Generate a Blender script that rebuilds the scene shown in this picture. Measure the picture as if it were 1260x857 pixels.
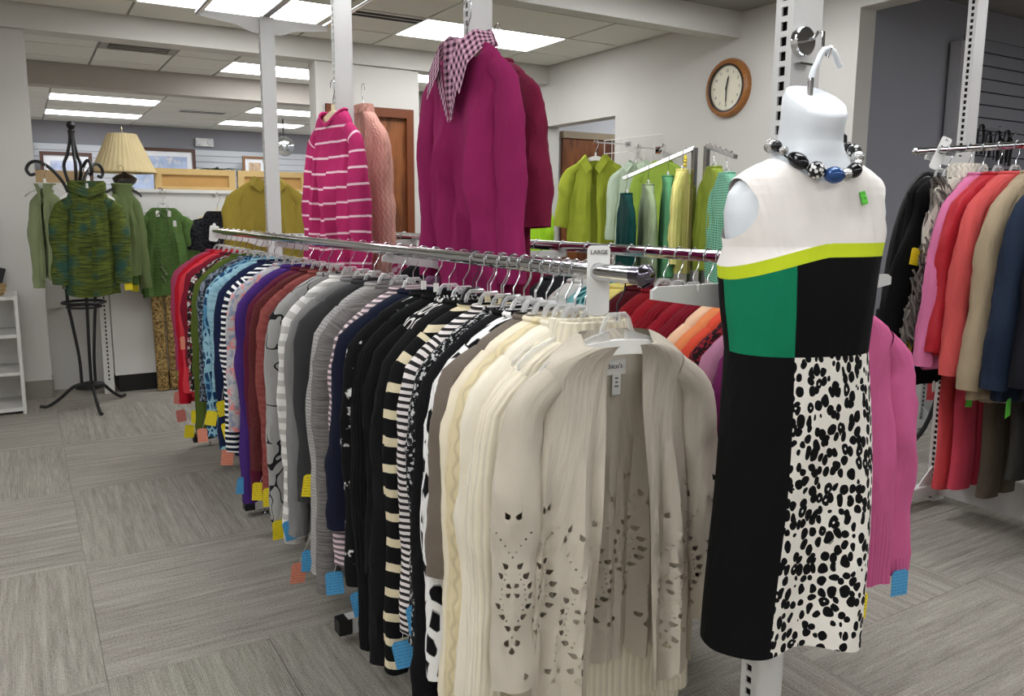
import bpy, bmesh, math, random
from mathutils import Vector, Matrix, geometry
R = random.Random(7)
sc = bpy.context.scene
for o in list(bpy.data.objects): bpy.data.objects.remove(o)
COL = sc.collection
# ---------------------------------------------------------------- camera
F, CY, PITCH, ROLL, YAW, CH = 984.68, 411.88, 0.1503, 0.0063, 0.5473, 1.33
def basis():
    fw = Vector((math.sin(YAW)*math.cos(PITCH), math.cos(YAW)*math.cos(PITCH), -math.sin(PITCH)))
    r = Vector((math.cos(YAW), -math.sin(YAW), 0)); u = r.cross(fw)
    return (r*math.cos(ROLL)+u*math.sin(ROLL), u*math.cos(ROLL)-r*math.sin(ROLL), fw)
CR, CU, CF = basis()
cam = bpy.data.cameras.new('camera'); camo = bpy.data.objects.new('camera', cam); COL.objects.link(camo)
camo.matrix_world = Matrix(((CR.x, CU.x, -CF.x, 0), (CR.y, CU.y, -CF.y, 0), (CR.z, CU.z, -CF.z, CH), (0, 0, 0, 1)))
cam.sensor_width = 36; cam.sensor_fit = 'HORIZONTAL'; cam.lens = F/1260*36
cam.shift_y = (CY-428.5)/1260; cam.clip_start = .02
sc.camera = camo
def px(x, y, ax, v):
    """point where the ray through photo pixel (x, y) meets the plane axis ax = v"""
    d = CF+CR*((x-630)/F)-CU*((y-CY)/F)
    o = Vector((0, 0, CH)); return o+d*((v-o[ax])/d[ax])
# ---------------------------------------------------------------- world, exposure
w = bpy.data.worlds.new('world'); sc.world = w; w.use_nodes = True
w.node_tree.nodes['Background'].inputs[0].default_value = (.9, .95, 1, 1)
w.node_tree.nodes['Background'].inputs[1].default_value = .6
vs = sc.view_settings; vs.view_transform = 'Standard'; vs.look = 'None'; vs.gamma = 1; vs.use_curve_mapping = False
vs.exposure = 0.0
LAMP = 11.0       # emission of the ceiling light diffusers
# ---------------------------------------------------------------- materials
def lin(c):
    if isinstance(c, str):
        c = c.lstrip('#'); c = [int(c[i:i+2], 16)/255 for i in (0, 2, 4)]
        c = [x/12.92 if x <= .04045 else ((x+.055)/1.055)**2.4 for x in c]
    return (c[0], c[1], c[2], 1)
class NT:
    def __init__(s, name):
        s.m = bpy.data.materials.new(name); s.m.use_nodes = True; s.t = s.m.node_tree
        s.p = s.t.nodes['Principled BSDF']; s.out = s.t.nodes['Material Output']
    def n(s, typ, **kw):
        nd = s.t.nodes.new('ShaderNode'+typ)
        for k, v in kw.items():
            if hasattr(nd, k) and k[0].islower(): setattr(nd, k, v)
            else: s.set(nd.inputs[k.replace('_', ' ')], v)
        return nd
    def set(s, sock, v):
        if isinstance(v, bpy.types.NodeSocket): s.t.links.new(v, sock)
        elif isinstance(v, str): sock.default_value = lin(v)
        else: sock.default_value = v
    def math(s, op, a, b=0., c=0.):
        nd = s.t.nodes.new('ShaderNodeMath'); nd.operation = op
        s.set(nd.inputs[0], a); s.set(nd.inputs[1], b); s.set(nd.inputs[2], c); return nd.outputs[0]
    def mix(s, f, a, b):
        nd = s.t.nodes.new('ShaderNodeMix'); nd.data_type = 'RGBA'
        s.set(nd.inputs[0], f); s.set(nd.inputs[6], lin(a) if isinstance(a, str) else a); s.set(nd.inputs[7], lin(b) if isinstance(b, str) else b)
        return nd.outputs[2]
    def uv(s):
        sp = s.n('SeparateXYZ', Vector=s.n('TexCoord').outputs['UV']); return sp.outputs[0], sp.outputs[1]
    def vec(s, a, b, c=0.):
        nd = s.t.nodes.new('ShaderNodeCombineXYZ')
        for i, q in enumerate((a, b, c)): s.set(nd.inputs[i], q)
        return nd.outputs[0]
    def noise(s, scale, vec=None, detail=2., rough=.5, col=False):
        nd = s.n('TexNoise', Scale=scale, Detail=detail, Roughness=rough)
        if vec is not None: s.set(nd.inputs['Vector'], vec)
        return nd.outputs['Color' if col else 'Fac']
    def ramp(s, f, a, b, lo, hi):
        nd = s.n('MapRange', Value=f, From_Min=a, From_Max=b, To_Min=lo, To_Max=hi); return nd.outputs[0]
    def bump(s, h, strength=.3, dist=.002):
        nd = s.n('Bump', Height=h, Strength=strength, Distance=dist); s.set(s.p.inputs['Normal'], nd.outputs[0])
    def fin(s, col=None, rough=.6, metal=0., spec=.5):
        if col is not None: s.set(s.p.inputs['Base Color'], lin(col) if isinstance(col, str) else col)
        s.set(s.p.inputs['Roughness'], rough); s.set(s.p.inputs['Metallic'], metal); s.set(s.p.inputs['Specular IOR Level'], spec)
        return s.m
MC = {}
def M(name, col='#888888', rough=.5, metal=0., var=.06, nscale=6., bump=0., bscale=300., spec=.5, emit=0., alpha=1.):
    """plain paint / plastic / metal with a little procedural mottling"""
    if name in MC: return MC[name]
    g = NT(name); c = lin(col); ob = g.n('TexCoord').outputs['Object']
    f = g.noise(nscale, ob, 3.)
    d = tuple(x*(1-var) for x in c[:3])+(1,); e = tuple(min(1, x*(1+var)) for x in c[:3])+(1,)
    g.fin(g.mix(f, d, e), rough, metal, spec)
    if bump: g.bump(g.noise(bscale, ob, 2.), bump, .002)
    if emit: g.p.inputs['Emission Color'].default_value = c; g.p.inputs['Emission Strength'].default_value = emit
    if alpha < 1: g.p.inputs['Alpha'].default_value = alpha
    MC[name] = g.m; return g.m
def cloth(kind, c1, c2=None, c3=None, p=.02, d=.5, rough=.9, b=.5):
    """fabric on UV coordinates measured in metres: u runs round the garment, v runs down it"""
    key = ('cloth', kind, c1, c2, c3, p, d)
    if key in MC: return MC[key]
    g = NT('fabric_'+kind); u, v = g.uv(); P2 = 2*math.pi
    uvv = g.vec(u, v)
    base = lin(c1); weave = g.noise(700., uvv, 2.); big = g.noise(9., uvv, 3.)
    tone = g.math('MULTIPLY_ADD', big, .22, .89)
    def sh(c): # tone variation of the dye
        nd = g.n('Mix', data_type='RGBA', blend_type='MULTIPLY'); nd.inputs[0].default_value = 1
        g.set(nd.inputs[6], c); g.set(nd.inputs[7], g.vec(tone, tone, tone)); return nd.outputs[2]
    h = weave; col = base; bd = .0012
    def wave(x, per): return g.math('SINE', g.math('MULTIPLY', x, P2/per))
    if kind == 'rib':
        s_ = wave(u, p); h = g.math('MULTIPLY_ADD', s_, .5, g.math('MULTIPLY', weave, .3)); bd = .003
        col = g.mix(g.ramp(s_, -1, -.2, .28, 0.), base, tuple(x*.45 for x in base[:3])+(1,))  # groove shade mixed into the yarn colour
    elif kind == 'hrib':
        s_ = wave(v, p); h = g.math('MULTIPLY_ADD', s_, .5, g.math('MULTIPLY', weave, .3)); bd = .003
        col = g.mix(g.ramp(s_, -1, -.2, .35, 0.), base, tuple(x*.4 for x in base[:3])+(1,))  # shade between the cross ribs put into the colour
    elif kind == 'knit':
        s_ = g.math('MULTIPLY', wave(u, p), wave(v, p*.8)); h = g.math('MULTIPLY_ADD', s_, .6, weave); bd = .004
        col = g.mix(g.ramp(s_, -1, 0, .35, 0.), base, tuple(x*.4 for x in base[:3])+(1,))  # shade of the knit hollows painted into the colour
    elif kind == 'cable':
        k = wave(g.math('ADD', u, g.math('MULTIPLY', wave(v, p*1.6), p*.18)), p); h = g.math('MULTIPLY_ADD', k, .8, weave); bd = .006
        col = g.mix(g.ramp(k, -1, -.1, .35, 0.), base, tuple(x*.5 for x in base[:3])+(1,))  # cable furrows shaded by colour as well as bump
    elif kind in ('hstripe', 'vstripe'):
        x = v if kind == 'hstripe' else u
        x = g.math('ADD', x, g.math('MULTIPLY', g.noise(5., uvv, 1.), p*.25))
        f = g.math('GREATER_THAN', g.math('FRACT', g.math('DIVIDE', x, p)), d); col = g.mix(f, c1, c2)
    elif kind == 'print':
        f = g.ramp(g.noise(1/p, uvv, 3., .6), d-.02, d+.02, 0., 1.); col = g.mix(f, c1, c2)
        if c3:
            f2 = g.ramp(g.noise(1.6/p, g.vec(v, u, 3.), 2.), .56, .6, 0., 1.); col = g.mix(f2, col, c3)
    elif kind == 'cell':
        vo = g.n('TexVoronoi', feature='DISTANCE_TO_EDGE', Scale=1/p, Vector=g.vec(u, g.math('MULTIPLY', v, .7)))
        f = g.ramp(vo.outputs[0], d*.3, d*.3+.05, 0., 1.); col = g.mix(f, c1, c2)
        if c3: col = g.mix(g.ramp(g.noise(4., uvv), .45, .55, 0., 1.), col, g.mix(f, c3, c2))
    elif kind == 'marl':
        f = g.noise(1., g.vec(g.math('MULTIPLY', u, 9.), g.math('MULTIPLY', v, 1/p)), 4., .65)
        col = g.mix(g.ramp(f, .35, .65, 0., 1.), c1, c2)
        if c3: col = g.mix(g.ramp(g.noise(7., uvv, 2.), .5, .66, 0., .8), col, c3)
        h = g.math('MULTIPLY_ADD', f, 2., weave); bd = .003
    elif kind == 'scribble':
        f = g.math('ABSOLUTE', g.math('SUBTRACT', g.noise(1/p, uvv, 1.), .5)); col = g.mix(g.math('LESS_THAN', f, d*.05), c1, c2)
    elif kind == 'chain':
        a = g.math('ABSOLUTE', g.math('SINE', g.math('MULTIPLY', u, P2/p))); bb = g.math('ABSOLUTE', g.math('SINE', g.math('MULTIPLY', v, P2/p*.6)))
        f = g.math('LESS_THAN', g.math('ABSOLUTE', g.math('SUBTRACT', g.math('MULTIPLY', a, bb), .5)), .2); col = g.mix(f, c1, c2)
    elif kind == 'plaid':
        a = g.math('GREATER_THAN', g.math('FRACT', g.math('DIVIDE', u, p)), d); bb = g.math('GREATER_THAN', g.math('FRACT', g.math('DIVIDE', v, p)), d)
        col = g.mix(g.math('MULTIPLY', g.math('ADD', a, bb), .5), c1, c2)
    elif kind == 'leopard':
        wob = g.noise(30., uvv, 1., col=True)
        vv = g.n('Mix', data_type='VECTOR'); vv.inputs[0].default_value = .018
        g.set(vv.inputs[4], g.vec(g.math('MULTIPLY', u, 1.3), g.math('MULTIPLY', v, .9))); g.set(vv.inputs[5], wob)
        vo = g.n('TexVoronoi', Scale=p, Vector=vv.outputs[1], Randomness=.8)
        rnd = g.n('SeparateXYZ', Vector=vo.outputs['Color']).outputs[0]
        rad = g.math('MULTIPLY_ADD', rnd, .14, .41)
        f = g.math('LESS_THAN', vo.outputs['Distance'], rad)
        hole = g.math('MULTIPLY', g.math('LESS_THAN', vo.outputs['Distance'], .13), g.math('GREATER_THAN', rnd, .72))
        col = g.mix(g.math('SUBTRACT', f, hole), c1, c2)
    elif kind == 'fur':
        f = g.noise(1., g.vec(g.math('MULTIPLY', u, 160.), g.math('MULTIPLY', v, 22.)), 5., .7)
        col = g.mix(g.ramp(f, .35, .68, 0., 1.), c1, c2); h = f; bd = .02
    g.fin(sh(col), rough, 0., .18)
    wr = g.noise(1., g.vec(g.math('MULTIPLY_ADD', v, 3., g.math('MULTIPLY', u, 15.)), g.math('MULTIPLY', v, 4.5)), 3., .55)
    b1 = g.n('Bump', Height=wr, Strength=.55, Distance=.02)
    b2 = g.n('Bump', Height=h, Strength=b, Distance=bd, Normal=b1.outputs[0]); g.set(g.p.inputs['Normal'], b2.outputs[0])
    MC[key] = g.m; return g.m
# ---------------------------------------------------------------- mesh helpers
class MB:
    def __init__(s): s.v = []; s.f = []; s.uv = []
    def add(s, vs, fs, uvs=None):
        k = len(s.v); s.v += [tuple(q) for q in vs]
        for i, f in enumerate(fs):
            s.f.append([j+k for j in f]); s.uv.append([uvs[j] for j in f] if uvs else [(0, 0)]*len(f))
        return s
    def grid(s, rings, closed=True, cap0=False, cap1=False, us=1., u0=0., v0=0.):
        """rings of equal length joined into a skin; UV in metres along the rings"""
        n = len(rings[0]); m = len(rings); mid = rings[m//2]; U = [0.]
        for i in range(n): U.append(U[-1]+(Vector(mid[(i+1) % n])-Vector(mid[i])).length)
        V = [0.]
        for j in range(1, m): V.append(V[-1]+sum((Vector(rings[j][i])-Vector(rings[j-1][i])).length for i in (0, n//4, n//2))/3)
        k = len(s.v)
        for r in rings: s.v += [tuple(q) for q in r]
        for j in range(m-1):
            for i in range(n if closed else n-1):
                a = k+j*n+i; b = k+j*n+(i+1) % n
                s.f.append([a, b, b+n, a+n])
                s.uv.append([(u0+U[i]*us, v0+V[j]), (u0+U[i+1]*us, v0+V[j]), (u0+U[i+1]*us, v0+V[j+1]), (u0+U[i]*us, v0+V[j+1])])
        if cap0: s.f.append([k+i for i in range(n)][::-1]); s.uv.append([(p[0], p[1]) for p in rings[0]][::-1])
        if cap1: s.f.append([k+(m-1)*n+i for i in range(n)]); s.uv.append([(p[0], p[1]) for p in rings[-1]])
        return s
    def box(s, c, d, rz=0., rx=0., ry=0.):
        m = Matrix.Rotation(rz, 3, 'Z') @ Matrix.Rotation(ry, 3, 'Y') @ Matrix.Rotation(rx, 3, 'X'); c = Vector(c)
        v = [c+m @ Vector((x*d[0]/2, y*d[1]/2, z*d[2]/2)) for z in (-1, 1) for x, y in ((-1, -1), (1, -1), (1, 1), (-1, 1))]
        uq = [(x*d[0]/2+y*d[1]/2, z*d[2]/2) for z in (-1, 1) for x, y in ((-1, -1), (1, -1), (1, 1), (-1, 1))]
        return s.add(v, [(3, 2, 1, 0), (4, 5, 6, 7), (0, 1, 5, 4), (1, 2, 6, 5), (2, 3, 7, 6), (3, 0, 4, 7)], uq)
    def bb(s, x0, x1, y0, y1, z0, z1): return s.box(((x0+x1)/2, (y0+y1)/2, (z0+z1)/2), (x1-x0, y1-y0, z1-z0))
    def path(s, pts, r, n=8, caps=True, flat=1.):
        pts = [Vector(q) for q in pts]; m = len(pts); rings = []; prev = None
        for i, q in enumerate(pts):
            t = (pts[min(i+1, m-1)]-pts[max(i-1, 0)]).normalized()
            if prev is None: a = t.orthogonal().normalized()
            else: a = (prev-t*prev.dot(t)).normalized()
            prev = a; b = t.cross(a); rr = r[i] if isinstance(r, (list, tuple)) else r
            rings.append([q+a*rr*math.cos(2*math.pi*k/n)+b*rr*flat*math.sin(2*math.pi*k/n) for k in range(n)])
        return s.grid(rings, True, caps, caps)
    def lathe(s, prof, n=24, c=(0, 0, 0), axis='Z', cap0=False, cap1=False):
        rings = []
        for r, z in prof:
            ring = []
            for k in range(n):
                a = 2*math.pi*k/n; x, y = r*math.cos(a), r*math.sin(a)
                q = {'Z': (x, y, z), 'Y': (x, z, y), 'X': (z, x, y)}[axis]; ring.append((q[0]+c[0], q[1]+c[1], q[2]+c[2]))
            rings.append(ring)
        return s.grid(rings, True, cap0, cap1)
    def prism(s, poly, axis, a, b):
        """polygon in the plane normal to axis ('X','Y','Z') extruded from a to b"""
        def q(p, t): return {'X': (t, p[0], p[1]), 'Y': (p[0], t, p[1]), 'Z': (p[0], p[1], t)}[axis]
        n = len(poly); v = [q(p, a) for p in poly]+[q(p, b) for p in poly]
        return s.add(v, [list(range(n))[::-1], list(range(n, 2*n))]+[[i, (i+1) % n, n+(i+1) % n, n+i] for i in range(n)])
    def mesh(s, name, mat, smooth=True, off=None):
        me = bpy.data.meshes.new(name)
        v = s.v if off is None else [(a-off[0], b-off[1], c-off[2]) for a, b, c in s.v]
        me.from_pydata(v, [], s.f); ul = me.uv_layers.new(name='UVMap'); i = 0
        for fu in s.uv:
            for q in fu: ul.data[i].uv = (q[0], q[1]); i += 1
        me.materials.append(mat)
        bm = bmesh.new(); bm.from_mesh(me); bmesh.ops.recalc_face_normals(bm, faces=bm.faces[:]); bm.to_mesh(me); bm.free()
        if smooth:
            me.polygons.foreach_set('use_smooth', [True]*len(me.polygons))
            me.set_sharp_from_angle(angle=.7)
        return me
    def build(s, name, mat, parent=None, smooth=True, world=False):
        me = s.mesh(name, mat, smooth, parent.location if (parent is not None and world) else None)
        o = bpy.data.objects.new(name, me); COL.objects.link(o)
        if parent is not None: o.parent = parent
        return o
def tag(o, label=None, cat=None, group=None, kind=None):
    if label: o['label'] = label
    if cat: o['category'] = cat
    if group: o['group'] = group
    if kind: o['kind'] = kind
    return o
def thing(name, label, cat, loc=(0, 0, 0), rz=0., group=None):
    o = bpy.data.objects.new(name, None); COL.objects.link(o); o.location = loc; o.rotation_euler = (0, 0, rz); o.empty_display_size = .05
    return tag(o, label, cat, group)
def struct(name, mb, mat, label, parent=None, smooth=False):
    o = mb.build(name, mat, parent, smooth)
    return tag(o, label, None, None, 'structure') if parent is None else o
def put(me, name, parent, loc=(0, 0, 0), rot=(0, 0, 0)):
    o = bpy.data.objects.new(name, me); COL.objects.link(o); o.parent = parent; o.location = loc; o.rotation_euler = rot; return o
def sm(pts, k=5):
    """Catmull-Rom smoothing of a polyline"""
    P = [Vector(p) for p in pts]; P = [P[0]*2-P[1]]+P+[P[-1]*2-P[-2]]; out = []
    for i in range(1, len(P)-2):
        a, b, c, d = P[i-1:i+3]
        for j in range(k):
            t = j/k; out.append(.5*((2*b)+(c-a)*t+(2*a-5*b+4*c-d)*t*t+(3*b-a-3*c+d)*t**3))
    return out+[P[-2]]
def lerp(a, b, t): return a+(b-a)*t
def sst(t): t = max(0, min(1, t)); return t*t*(3-2*t)
# ================================================================ the room
XW, YW, ZC = 4.345, 6.528, 2.70
m_wall = M('wall_paint', '#cfccc6', .75, var=.02, bump=.05, bscale=120)
m_grey = M('grey_paint', '#8f8f96', .75, var=.03, bump=.05, bscale=120)
m_far = M('far_grey_paint', '#97969c', .8, var=.03)
m_base = M('baseboard_vinyl', '#8d887f', .5)
m_ceil = M('ceiling_tile_white', '#e2e0d8', .9, var=.05, nscale=40, bump=.25, bscale=90)
m_grid = M('ceiling_grid_shaded', '#8f8d87', .5)  # white bars darkened so the tile gaps read as shaded recesses
def carpet():
    g = NT('carpet_loop_pile'); ob = g.n('TexCoord').outputs['Object']; sp = g.n('SeparateXYZ', Vector=ob)
    x, y = sp.outputs[0], sp.outputs[1]
    rnd = g.n('ObjectInfo').outputs['Random']
    st = g.noise(1., g.vec(g.math('MULTIPLY', x, 42.), g.math('MULTIPLY', y, 1.6), g.math('MULTIPLY', rnd, 90.)), 3., .6)
    st2 = g.noise(1., g.vec(g.math('MULTIPLY', x, 120.), g.math('MULTIPLY', y, 7.), g.math('MULTIPLY', rnd, 50.)), 2., .6)
    lp = g.noise(150., ob, 3., .75)
    f = g.math('ADD', g.math('MULTIPLY', st, .55), g.math('ADD', g.math('MULTIPLY', st2, .45), g.math('MULTIPLY', lp, .95)))
    f = g.ramp(f, .6, 1.34, 0., 1.)
    g.fin(g.mix(f, '#625d56', '#bdb6ab'), .95, 0., .15)
    loops = g.math('SINE', g.math('MULTIPLY', x, 2*math.pi/.0062))
    g.bump(g.math('ADD', g.math('MULTIPLY', loops, .35), lp), .8, .003); return g.m
m_carpet = carpet()
# floor slab and the carpet planks laid in a basket weave
floor = struct('floor', MB().bb(-3.4, 8.6, -3.7, 15, -.12, -.006), m_carpet, 'grey carpeted shop floor of loop pile planks laid in a basket weave'); tag(floor, cat='floor')
tl = MB().bb(-.2278, .2278, -.4564, .4564, -.006, 0.).mesh('carpet_tile', m_carpet, False)
S = .9144; ox, oy = .117, 2.40
for i in range(-3, 7):
    for j in range(-3, 8):
        cx_, cy_ = ox+(i+.5)*S, oy+(j+.5)*S
        if cy_ < -.3 or cx_ < -2.2 or cx_ > 6.3: continue
        vert = (i+j) % 2 == 1
        for k in (-1, 1):
            if vert: put(tl, 'carpet_tile', floor, (cx_+k*S/4, cy_, 0))
            else: put(tl, 'carpet_tile', floor, (cx_, cy_+k*S/4, 0), (0, 0, math.pi/2))
# ceiling slab with lay-in tiles
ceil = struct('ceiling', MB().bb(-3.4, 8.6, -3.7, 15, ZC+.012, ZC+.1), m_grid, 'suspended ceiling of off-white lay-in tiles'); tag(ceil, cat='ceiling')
TL = {}
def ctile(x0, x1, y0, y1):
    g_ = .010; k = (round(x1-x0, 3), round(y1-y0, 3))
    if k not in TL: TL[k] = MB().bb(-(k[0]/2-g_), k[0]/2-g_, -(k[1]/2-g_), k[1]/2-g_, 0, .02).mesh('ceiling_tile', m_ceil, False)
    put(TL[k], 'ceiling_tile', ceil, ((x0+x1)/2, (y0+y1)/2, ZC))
LT = []; VT = []
def inside(x0, x1, y0, y1, L): return any(min(x1, b)-max(x0, a) > .1 and min(y1, d)-max(y0, c) > .1 for a, b, c, d in L)
LW, LD = 1.22, .61
near_l = [(x, x+LW, y, y+LD) for x in (2.58, .75, -1.08, -2.91) for y in (5.42, 2.98, .54, -1.9) if not (x < 0 and y > 5)]
mid_l = [(1.78, 3.0, 7.9, 8.51)]
far_l = [(x, x+LW, y, y+LD) for x in (.40, 2.77) for y in (11.14, 12.92)]+[(x, x+LW, 9.36, 9.97) for x in (-1.97, .40, 2.77, 5.14)]+[(x, x+LW, y, y+LD) for x in (-1.97, 5.14) for y in (11.14, 12.92)]  # last two groups are out of view, added to brighten the far room
alc_l = [(5.3, 6.52, .8, 1.41), (5.3, 6.52, -1.64, -1.03)]  # second panel is unseen, added to brighten the alcove
hall_l = [(3.1, 4.32, 7.4, 8.01), (5.0, 6.22, 5.2, 5.81)]
LIGHTS = near_l+mid_l+far_l+alc_l+hall_l
VENT = [(1.97, 2.58, 5.42, 5.62), (.66, 1.27, 7.42, 7.86), (1.97, 2.58, 11.9, 12.2)]
def tiles(cols, y0, y1, ya):
    """columns of tiles; rows of 0.61 m passing through ya"""
    ys = [ya+.61*k for k in range(-30, 31)]
    for a, b in cols:
        for y in ys:
            c, d = max(y, y0), min(y+.61, y1)
            if d-c < .06 or inside(a, b, c, d, LIGHTS+VENT[1:2]): continue
            ctile(a, b, c, d)
tiles([(-.47, .75), (.75, 1.97), (1.97, 2.58), (2.58, 3.80), (3.80, 4.34)], 4.25, 6.49, 5.42)
tiles([(-.66, .05), (.05, .66), (.66, 1.27), (1.27, 1.78), (1.78, 3.0)], 6.71, 8.84, 7.29)
tiles([(-.82, .40), (.40, 1.62), (1.62, 2.77), (2.77, 3.99), (3.99, 5.2)], 9.06, 14.5, 11.14)
tiles([(3.02, 4.34)], 6.71, 8.6, 7.4)
m_lamp = M('light_diffuser', '#f8fafd', .5, emit=LAMP, var=0.)
m_lframe = M('light_frame', '#dedcd6', .4)
lf = MB()
for sx in (-1, 1): lf.bb(sx*LW/2-.012, sx*LW/2+.012, -LD/2-.012, LD/2+.012, -.004, .012); lf.bb(-LW/2, LW/2, sx*LD/2-.012, sx*LD/2+.012, -.004, .012)
lfm = lf.mesh('frame', m_lframe, False); ldm = MB().bb(-LW/2+.01, LW/2-.01, -LD/2+.01, LD/2-.01, 0, .01).mesh('diffuser', m_lamp, False)
def light(a, b, c, d, label, grp):
    t = thing('ceiling_light', label, 'ceiling light', ((a+b)/2, (c+d)/2, ZC), 0, grp)
    put(lfm, 'frame', t); put(ldm, 'diffuser', t)
for i, L in enumerate(near_l):
    if i == 0: light(*L, 'bright recessed ceiling panel light over the magenta sweater, near the clock wall', None)
    elif i == 4: light(*L, 'bright recessed ceiling panel light above the overhead arms of the rack end post', None)
    else: light(*L, 'recessed ceiling panel light over the front of the shop', 'ceiling lights of the front shop')
light(*mid_l[0], 'recessed ceiling panel light between the header and the second beam', None)
for L, q in zip(far_l, ('above the lamp, next to the taupe beam', 'above the lamp, next to the mauve wall', 'past the end rack post, next to the taupe beam', 'past the end rack post, next to the mauve wall')+('added out of view past the beam or side walls to brighten the room',)*8): light(*L, 'far room ceiling panel light '+q, 'ceiling lights of the far room')
for L, q in zip(alc_l, ('by the slatwall of', 'added to brighten the front of')): light(*L, 'recessed ceiling panel light '+q+' the dark grey alcove', None)
for L, q in zip(hall_l, ('corridor behind the oak door wall', 'restroom hallway')): light(*L, 'recessed ceiling panel light in the '+q, None)
m_dark = M('dark_void', '#161616', .8)
for (a, b, c, d), lb in zip(VENT, ('slim black slot air diffuser beside the ceiling light', 'pale square air vent in the ceiling past the header', 'slim grey air diffuser in the far room ceiling')):
    t = thing('air_vent', lb, 'air vent', ((a+b)/2, (c+d)/2, ZC)); w_, h_ = (b-a)/2, (d-c)/2
    if lb.startswith('pale'):
        MB().bb(-w_, w_, -h_, h_, .002, .015).build('backing', m_grid, t, False)
        for k in range(5): MB().box((0, -h_*.8+k*h_*.4, -.004), (w_*1.5, h_*.3, .004), rx=.4).build('louvre', m_lframe, t, False)
        for sx in (-1, 1): MB().bb(sx*w_*.88-.03, sx*w_*.88+.03, -h_, h_, -.008, .004).build('flange', m_base, t, False)
    else:
        MB().bb(-w_, w_, -h_, h_, -.006, .0).build('frame', m_lframe, t, False)
        for k in (-1, 1): MB().bb(-w_*.96, w_*.96, k*h_*.4-.025, k*h_*.4+.025, -.009, -.005).build('slot', m_dark, t, False)
# ---- walls
def W(name, boxes, mat, label, cat='wall'):
    mb = MB()
    for b in boxes: mb.bb(*b)
    return tag(struct(name, mb, mat, label), cat=cat)
HT = ZC+.012
W('wall_far', [(-3.2, .111, YW, YW+.17, 0, HT), (2.11, 2.19, YW, YW+.17, 0, 2.545), (2.955, 3.02, YW, YW+.17, 0, 2.53), (2.19, 2.955, YW, YW+.17, 2.2, 2.545)], m_wall, 'off-white wall across the back of the shop with wide openings')
W('trim_1', [(-3.2, 4.345, YW-.03, YW+.17, 2.537, HT)], m_wall, 'off-white header beam over the wide opening to the far room', 'beam')
W('trim_2', [(-3.2, 4.345, 4.12, 4.24, 2.54, HT)], m_wall, 'off-white ceiling beam reaching the clock wall', 'beam')
W('trim_3', [(-1.5, 6.5, 8.85, 9.05, 2.49, HT)], M('beam_tan', '#b7b0a8', .8), 'taupe ceiling beam inside the far room', 'beam')
W('wall_right', [(XW, XW+.15, 3.184, 5.48, 0, HT), (XW, XW+.15, YW, 9.2, 0, HT), (XW, XW+.15, 5.48, YW, 2.15, HT), (XW, XW+.15, -3.6, 3.184, 2.551, HT)], m_wall, 'off-white wall with the round clock and an opening to the restroom')
W('wall_alcove', [(XW+.003, 8.4, 3.187, 3.3, 0, HT-.003)], m_grey, 'dark grey wall of the alcove behind the right clothing rack')
W('wall_alcove_side', [(8.3, 8.4, -3.6, 3.19, 0, HT)], m_grey, 'dark grey side wall of the alcove')
W('wall_left', [(-3.3, -3.2, -3.6, 15, 0, HT)], m_wall, 'off-white left wall of the shop')
W('wall_front', [(-3.3, 8.4, -3.7, -3.6, 0, HT)], m_wall, 'off-white front wall of the shop')
W('wall_back', [(-3.3, 8.4, 14.5, 14.6, 0, HT)], m_far, 'mauve grey back wall of the far room')
W('wall_hall', [(XW+.15, 7.0, 6.66, 6.76, 0, HT), (6.9, 7.0, 3.3, 6.76, 0, HT)], M('hall_paint', '#dcdee2', .75), 'pale bluish wall of the restroom hallway')
W('wall_corridor', [(2.93, 3.02, YW+.17, 8.85, 0, HT), (3.02, XW, 9.1, 9.2, 0, HT)], M('corridor_paint', '#b4b3b2', .75), 'grey wall of the corridor beside the oak door')
W('wall_far_side', [(6.5, 6.6, 9.05, 14.5, 0, HT)], m_far, 'mauve grey side wall of the far room')
W('baseboard_far', [(-3.2, .114, YW-.012, YW+.0, 0, .13), (.111, .123, YW-.012, YW+.17, 0, .13), (2.1, 2.19, YW-.012, YW, 0, .13)], m_base, 'grey vinyl baseboard along the off-white pillar', 'baseboard')
W('baseboard_right', [(XW-.012, XW, 3.184, 5.48, 0, .11)], m_base, 'grey vinyl baseboard under the clock', 'baseboard')
W('baseboard_alcove', [(XW, 8.3, 3.172, 3.186, 0, .11)], M('baseboard_dark', '#3b3b3d', .5), 'dark vinyl baseboard in the alcove', 'baseboard')
# ---- oak doors
def oak():
    g = NT('oak_veneer'); ob = g.n('TexCoord').outputs['Object']; sp = g.n('SeparateXYZ', Vector=ob)
    wv = g.n('TexWave', wave_type='RINGS', Scale=4.2, Distortion=7., Detail=3., Detail_Scale=1.1, Vector=g.vec(g.math('MULTIPLY', sp.outputs[0], 2.4), g.math('MULTIPLY', sp.outputs[1], 2.4), g.math('MULTIPLY', sp.outputs[2], .42)))
    fine = g.noise(1., g.vec(g.math('MULTIPLY', sp.outputs[0], 160.), g.math('MULTIPLY', sp.outputs[1], 160.), g.math('MULTIPLY', sp.outputs[2], 6.)), 3.)
    f = g.math('ADD', g.math('MULTIPLY', wv.outputs['Fac'], .75), g.math('MULTIPLY', fine, .4))
    g.fin(g.mix(g.ramp(f, .1, 1., 0., 1.), '#552a11', '#8c5228'), .4); g.bump(fine, .1, .001); return g.m
m_oak = oak(); m_oakd = M('oak_trim', '#6e3819', .4, var=.15, nscale=25); m_brass = M('satin_metal', '#b5a88c', .3, 1.)
d1 = struct('door_1', MB().bb(2.245, 2.90, YW+.02, YW+.06, .01, 2.13), m_oak, 'oak veneer door with matching frame in the off-white wall'); tag(d1, cat='door')
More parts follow.
